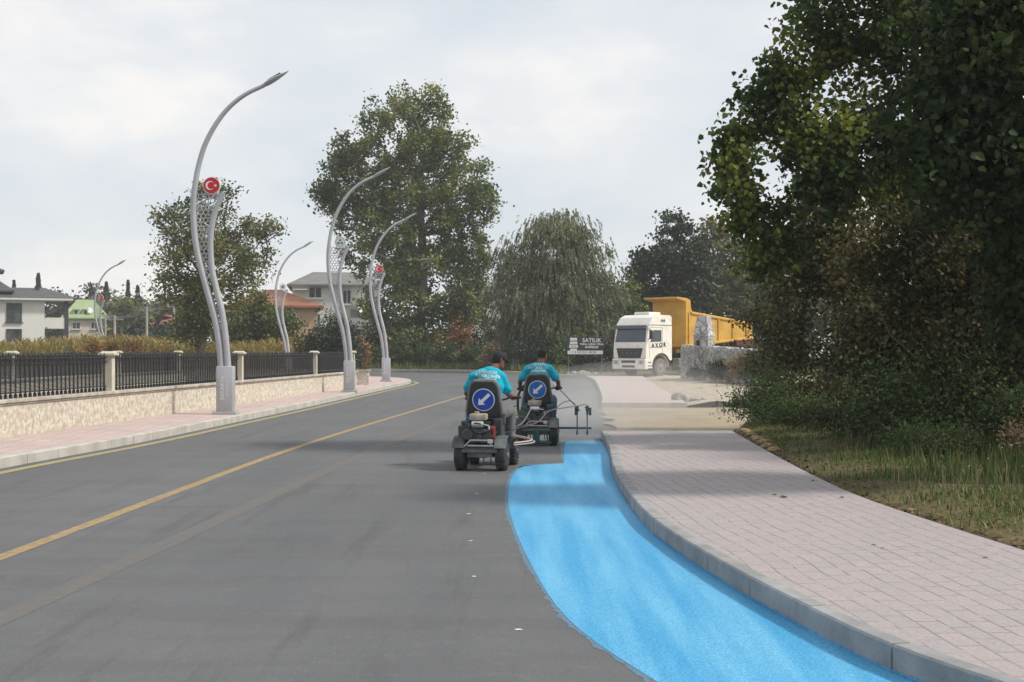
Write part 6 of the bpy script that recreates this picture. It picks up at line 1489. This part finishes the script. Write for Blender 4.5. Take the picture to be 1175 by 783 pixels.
    for sx,s0,el in((-1,sl,V(pose['ell'])),(1,sr,V(pose['elr']))):
        e1=s0.lerp(el,.78); ring_path(s,[s0,s0.lerp(el,.4),e1],[.073,.073,.078])
    shirt=remeshed(s,'shirt',M_cyan,root,.009,5)
    me=shirt.data
    for v in me.vertices:
        p=v.co; q=mnoise.noise(V((p.x*5,p.y*5,p.z*11)))*.014+mnoise.noise(V((p.x*13+p.z*8,p.y*12,p.z*9)))*.008; v.co=p+v.normal*q
    co=MB(); co.lathe(nb.lerp(hc,.20),(hc-nb).normalized(),[(-.02,.074),(.0,.070),(.015,.066),(.015,.060),(-.02,.06)],22); co.build('collar',M_cyan,shirt,smooth=True)
    # trousers
    t=MB(); ring_path(t,[pel-V((0,0,.01)),V((0,-.01,.80)),V((sh*.1,0,.86))],[(.180,.140),(.178,.138),(.168,.128)])
    for sx in(-1,1):
        hip=V((sx*.095,.0,.755)); kn=V((sx*pose['knee'],.40,.76)); an=V((sx*.235,.49,.40))
        P,rr=dense([hip,hip.lerp(kn,.5)+V((sx*.01,0,.01)),kn,kn.lerp(an,.4)+V((0,-.03,0)),an],[.112,.098,.078,.076,.066],4); ring_path(t,P,rr)
    tr=remeshed(t,'trousers',trous,root,.010,5)
    for v in tr.data.vertices:
        p=v.co; v.co=p+v.normal*(mnoise.noise(V((p.x*9,p.y*14,p.z*12)))*.010)
    for sx in(-1,1):
        h=MB(); an=V((sx*.235,.50,.37)); ring_path(h,[an+V((0,-.045,-.03)),an+V((0,.05,-.028)),an+V((sx*.02,.15,-.035)),an+V((sx*.025,.21,-.042))],[(.042,.045),(.045,.042),(.048,.034),(.040,.026)],n=12); h.build('shoe',M_shoe,root,smooth=True)
    if glove:
        for sx in(-1,1):
            gr=V(pose['grl'] if sx<0 else pose['grr']); wr=V(pose['wrl'] if sx<0 else pose['wrr']); ax=V((sx,0,0)); g=MB(); kn=gr+V((0,0,.040)); pb=gr+V((0,-.055,.018))
            ring_path(g,[wr.lerp(V(pose['ell'] if sx<0 else pose['elr']),.16),wr,wr.lerp(pb,.6),pb,kn],[(.040,.036),(.034,.030),(.040,.027),(.048,.024),(.048,.019)],fx=(1,0,0),n=12)
            for o_,ln in((-.031,1.0),(-.010,1.12),(.011,1.05),(.031,.85)):
                pts=[gr+ax*o_+V((0,.032*math.cos(R(105-q*43*ln)),.032*math.sin(R(105-q*43*ln)))) for q in range(6)]
                ring_path(g,[pb.lerp(kn,.6)+ax*o_*.9]+pts,[.0132]*7,fx=(1,0,0),n=8)
            ring_path(g,[pb-ax*.034,gr-ax*.047+V((0,-.030,0)),gr-ax*.040+V((0,-.012,-.031)),gr-ax*.024+V((0,.012,-.035))],[.017,.0155,.014,.012],n=8)
            remeshed(g,'glove',M_glove,root,.007,1)
    if cap:
        c=MB(); prof=[(.020,.086,.106),(.045,.087,.107),(.075,.082,.100),(.102,.066,.082),(.122,.040,.050),(.130,.012,.014)]
        loft_into(c,[(HM@V((0,-.006,z)),(a,b_),HM.to_3x3()@V((1,0,0)),HM.to_3x3()@V((0,1,0))) for z,a,b_ in [(.019,.080,.100)]+prof],22); cp=c.build('cap',M_navy,root,smooth=True)
        c=MB(); out=[]
        for k in range(13):
            a=PI*(k/12); out.append((.078*math.cos(a),.085+.085*math.sin(a)**.8 if 0<k<12 else .055))
        vs=[HM@V((x,y,.030-.05*((x/.08)**2)*.35-(y-.08)*.22)) for x,y in out]; vs+=[v+V((0,0,-.005)) for v in vs]; n=len(out)
        c.add(vs,[tuple(range(n)),tuple(reversed(range(n,2*n)))]+[(i,n+i,n+(i+1)%n,(i+1)%n) for i in range(n)]); c.build('cap_brim',M_navy,cp)
    hz_=MB()
    lo_=-.045 if not cap else -.050
    prof=[(lo_,.058,.060,-.045),(lo_+.03,.073,.078,-.030),(.0,.080,.090,-.020),(.04,.083,.096,-.016),(.075,.080,.096,-.012),(.102,.062,.078,-.012),(.122,.030,.040,-.012)]
    if cap: prof=prof[:4]
    loft_into(hz_,[(HM@V((0,yo,z)),(a,b_),HM.to_3x3()@V((1,0,0)),HM.to_3x3()@V((0,1,0))) for z,a,b_,yo in prof],22); hz_.build('hair',M_hair,root,smooth=True)
    # print on the back of the shirt
    dg=bpy.context.evaluated_depsgraph_get(); bvh=BVHTree.FromPolygons([v.co.copy() for v in shirt.data.vertices],[tuple(p.vertices) for p in shirt.data.polygons])
    cx=(sl.x+sr.x)/2+text[0]; tilt=math.atan2(sr.z-sl.z,sr.x-sl.x)+text[2]
    M=Matrix.Translation((cx,-.6,text[1]))@Matrix.Rotation(-tilt,4,'Y')@MF
    lettering([('SAKARYA',.062,0,.056),('BÜYÜKŞEHİR',.058,0,.0),('BELEDİYESİ',.052,0,-.052)],M,M_letter,shirt,bold=.001,project=(bvh,Vector((0,1,0)),.004))
    return root
rider('rider in turquoise shirt and navy cap leaning right on the nearer machine',(m1x,m1y,0),m1r,
  dict(side=.05,head=(.125,.235,1.505),shl=(-.215,.08,1.275),shr=(.175,.14,1.275),ell=(-.335,.20,1.05),elr=(.255,.24,1.03),wrl=(-.345,.385,.975),wrr=(.29,.385,.995),grl=(-.34,.46,.95),grr=(.31,.46,.97),knee=.27,yaw=-R(50),pitch=-R(14)),True,False,M_trg,(.015,1.285,-.10))
rider('bareheaded rider in turquoise shirt and dark gloves on the farther machine with the boom',(m2x,m2y,0),m2r,
  dict(side=.02,head=(.07,.21,1.555),shl=(-.18,.10,1.33),shr=(.185,.10,1.33),ell=(-.325,.16,1.11),elr=(.335,.16,1.11),wrl=(-.345,.385,.975),wrr=(.35,.385,.99),grl=(-.34,.46,.95),grr=(.34,.46,.97),knee=.24,yaw=-R(32),pitch=-R(8)),False,True,M_trb,(0,1.335,0))

# ---------------------------------------------------------------- air: dust thrown up by the spraying
def volume(name,objs,density,col,kind='stuff',aniso=.2):
    m=newmat(name+'_air'); t=m.node_tree; pv=N(t,'ShaderNodeVolumePrincipled'); o=N(t,'ShaderNodeOutputMaterial'); t.links.new(pv.outputs[0],o.inputs['Volume'])
    pv.inputs['Density'].default_value=density; pv.inputs['Color'].default_value=(*col,1); pv.inputs['Anisotropy'].default_value=aniso
    ob=objs.build(name,m,smooth=True); tag(ob,kind=kind); return ob
def blob(mb,c,r):
    vs=[];fs=[]; n,k=20,12
    for i in range(1,k):
        for j in range(n):
            a=PI*i/k; t=2*PI*j/n; vs.append((c[0]+r[0]*math.sin(a)*math.cos(t),c[1]+r[1]*math.sin(a)*math.sin(t),c[2]+r[2]*math.cos(a)))
    t_=len(vs); vs+= [(c[0],c[1],c[2]+r[2]),(c[0],c[1],c[2]-r[2])]
    for i in range(k-2):
        for j in range(n): fs.append((i*n+j,i*n+(j+1)%n,(i+1)*n+(j+1)%n,(i+1)*n+j))
    for j in range(n): fs.append((t_,(j+1)%n,j)); fs.append((t_+1,(k-2)*n+j,(k-2)*n+(j+1)%n))
    mb.add(vs,fs)
if USE_DUST:
    for i,(c_,r_,d_) in enumerate([((1.9,27.0,.45),(1.5,5.0,.75),.038),((2.8,31.5,.5),(2.6,5.5,.9),.022),((1.4,25.0,.25),(.9,2.6,.45),.045),((1.7,28.0,.3),(1.0,3.5,.5),.030),((3.6,36,.5),(3.6,8,.9),.010)]):
        mb=MB(); blob(mb,c_,r_); volume('dust_cloud',mb,d_,(.86,.86,.87))
if USE_HAZE:
    mb=MB(); mb.box((0,150,13.5),(880,860,33)); volume('haze',mb,HAZE_D,(.90,.93,.97),aniso=.0)
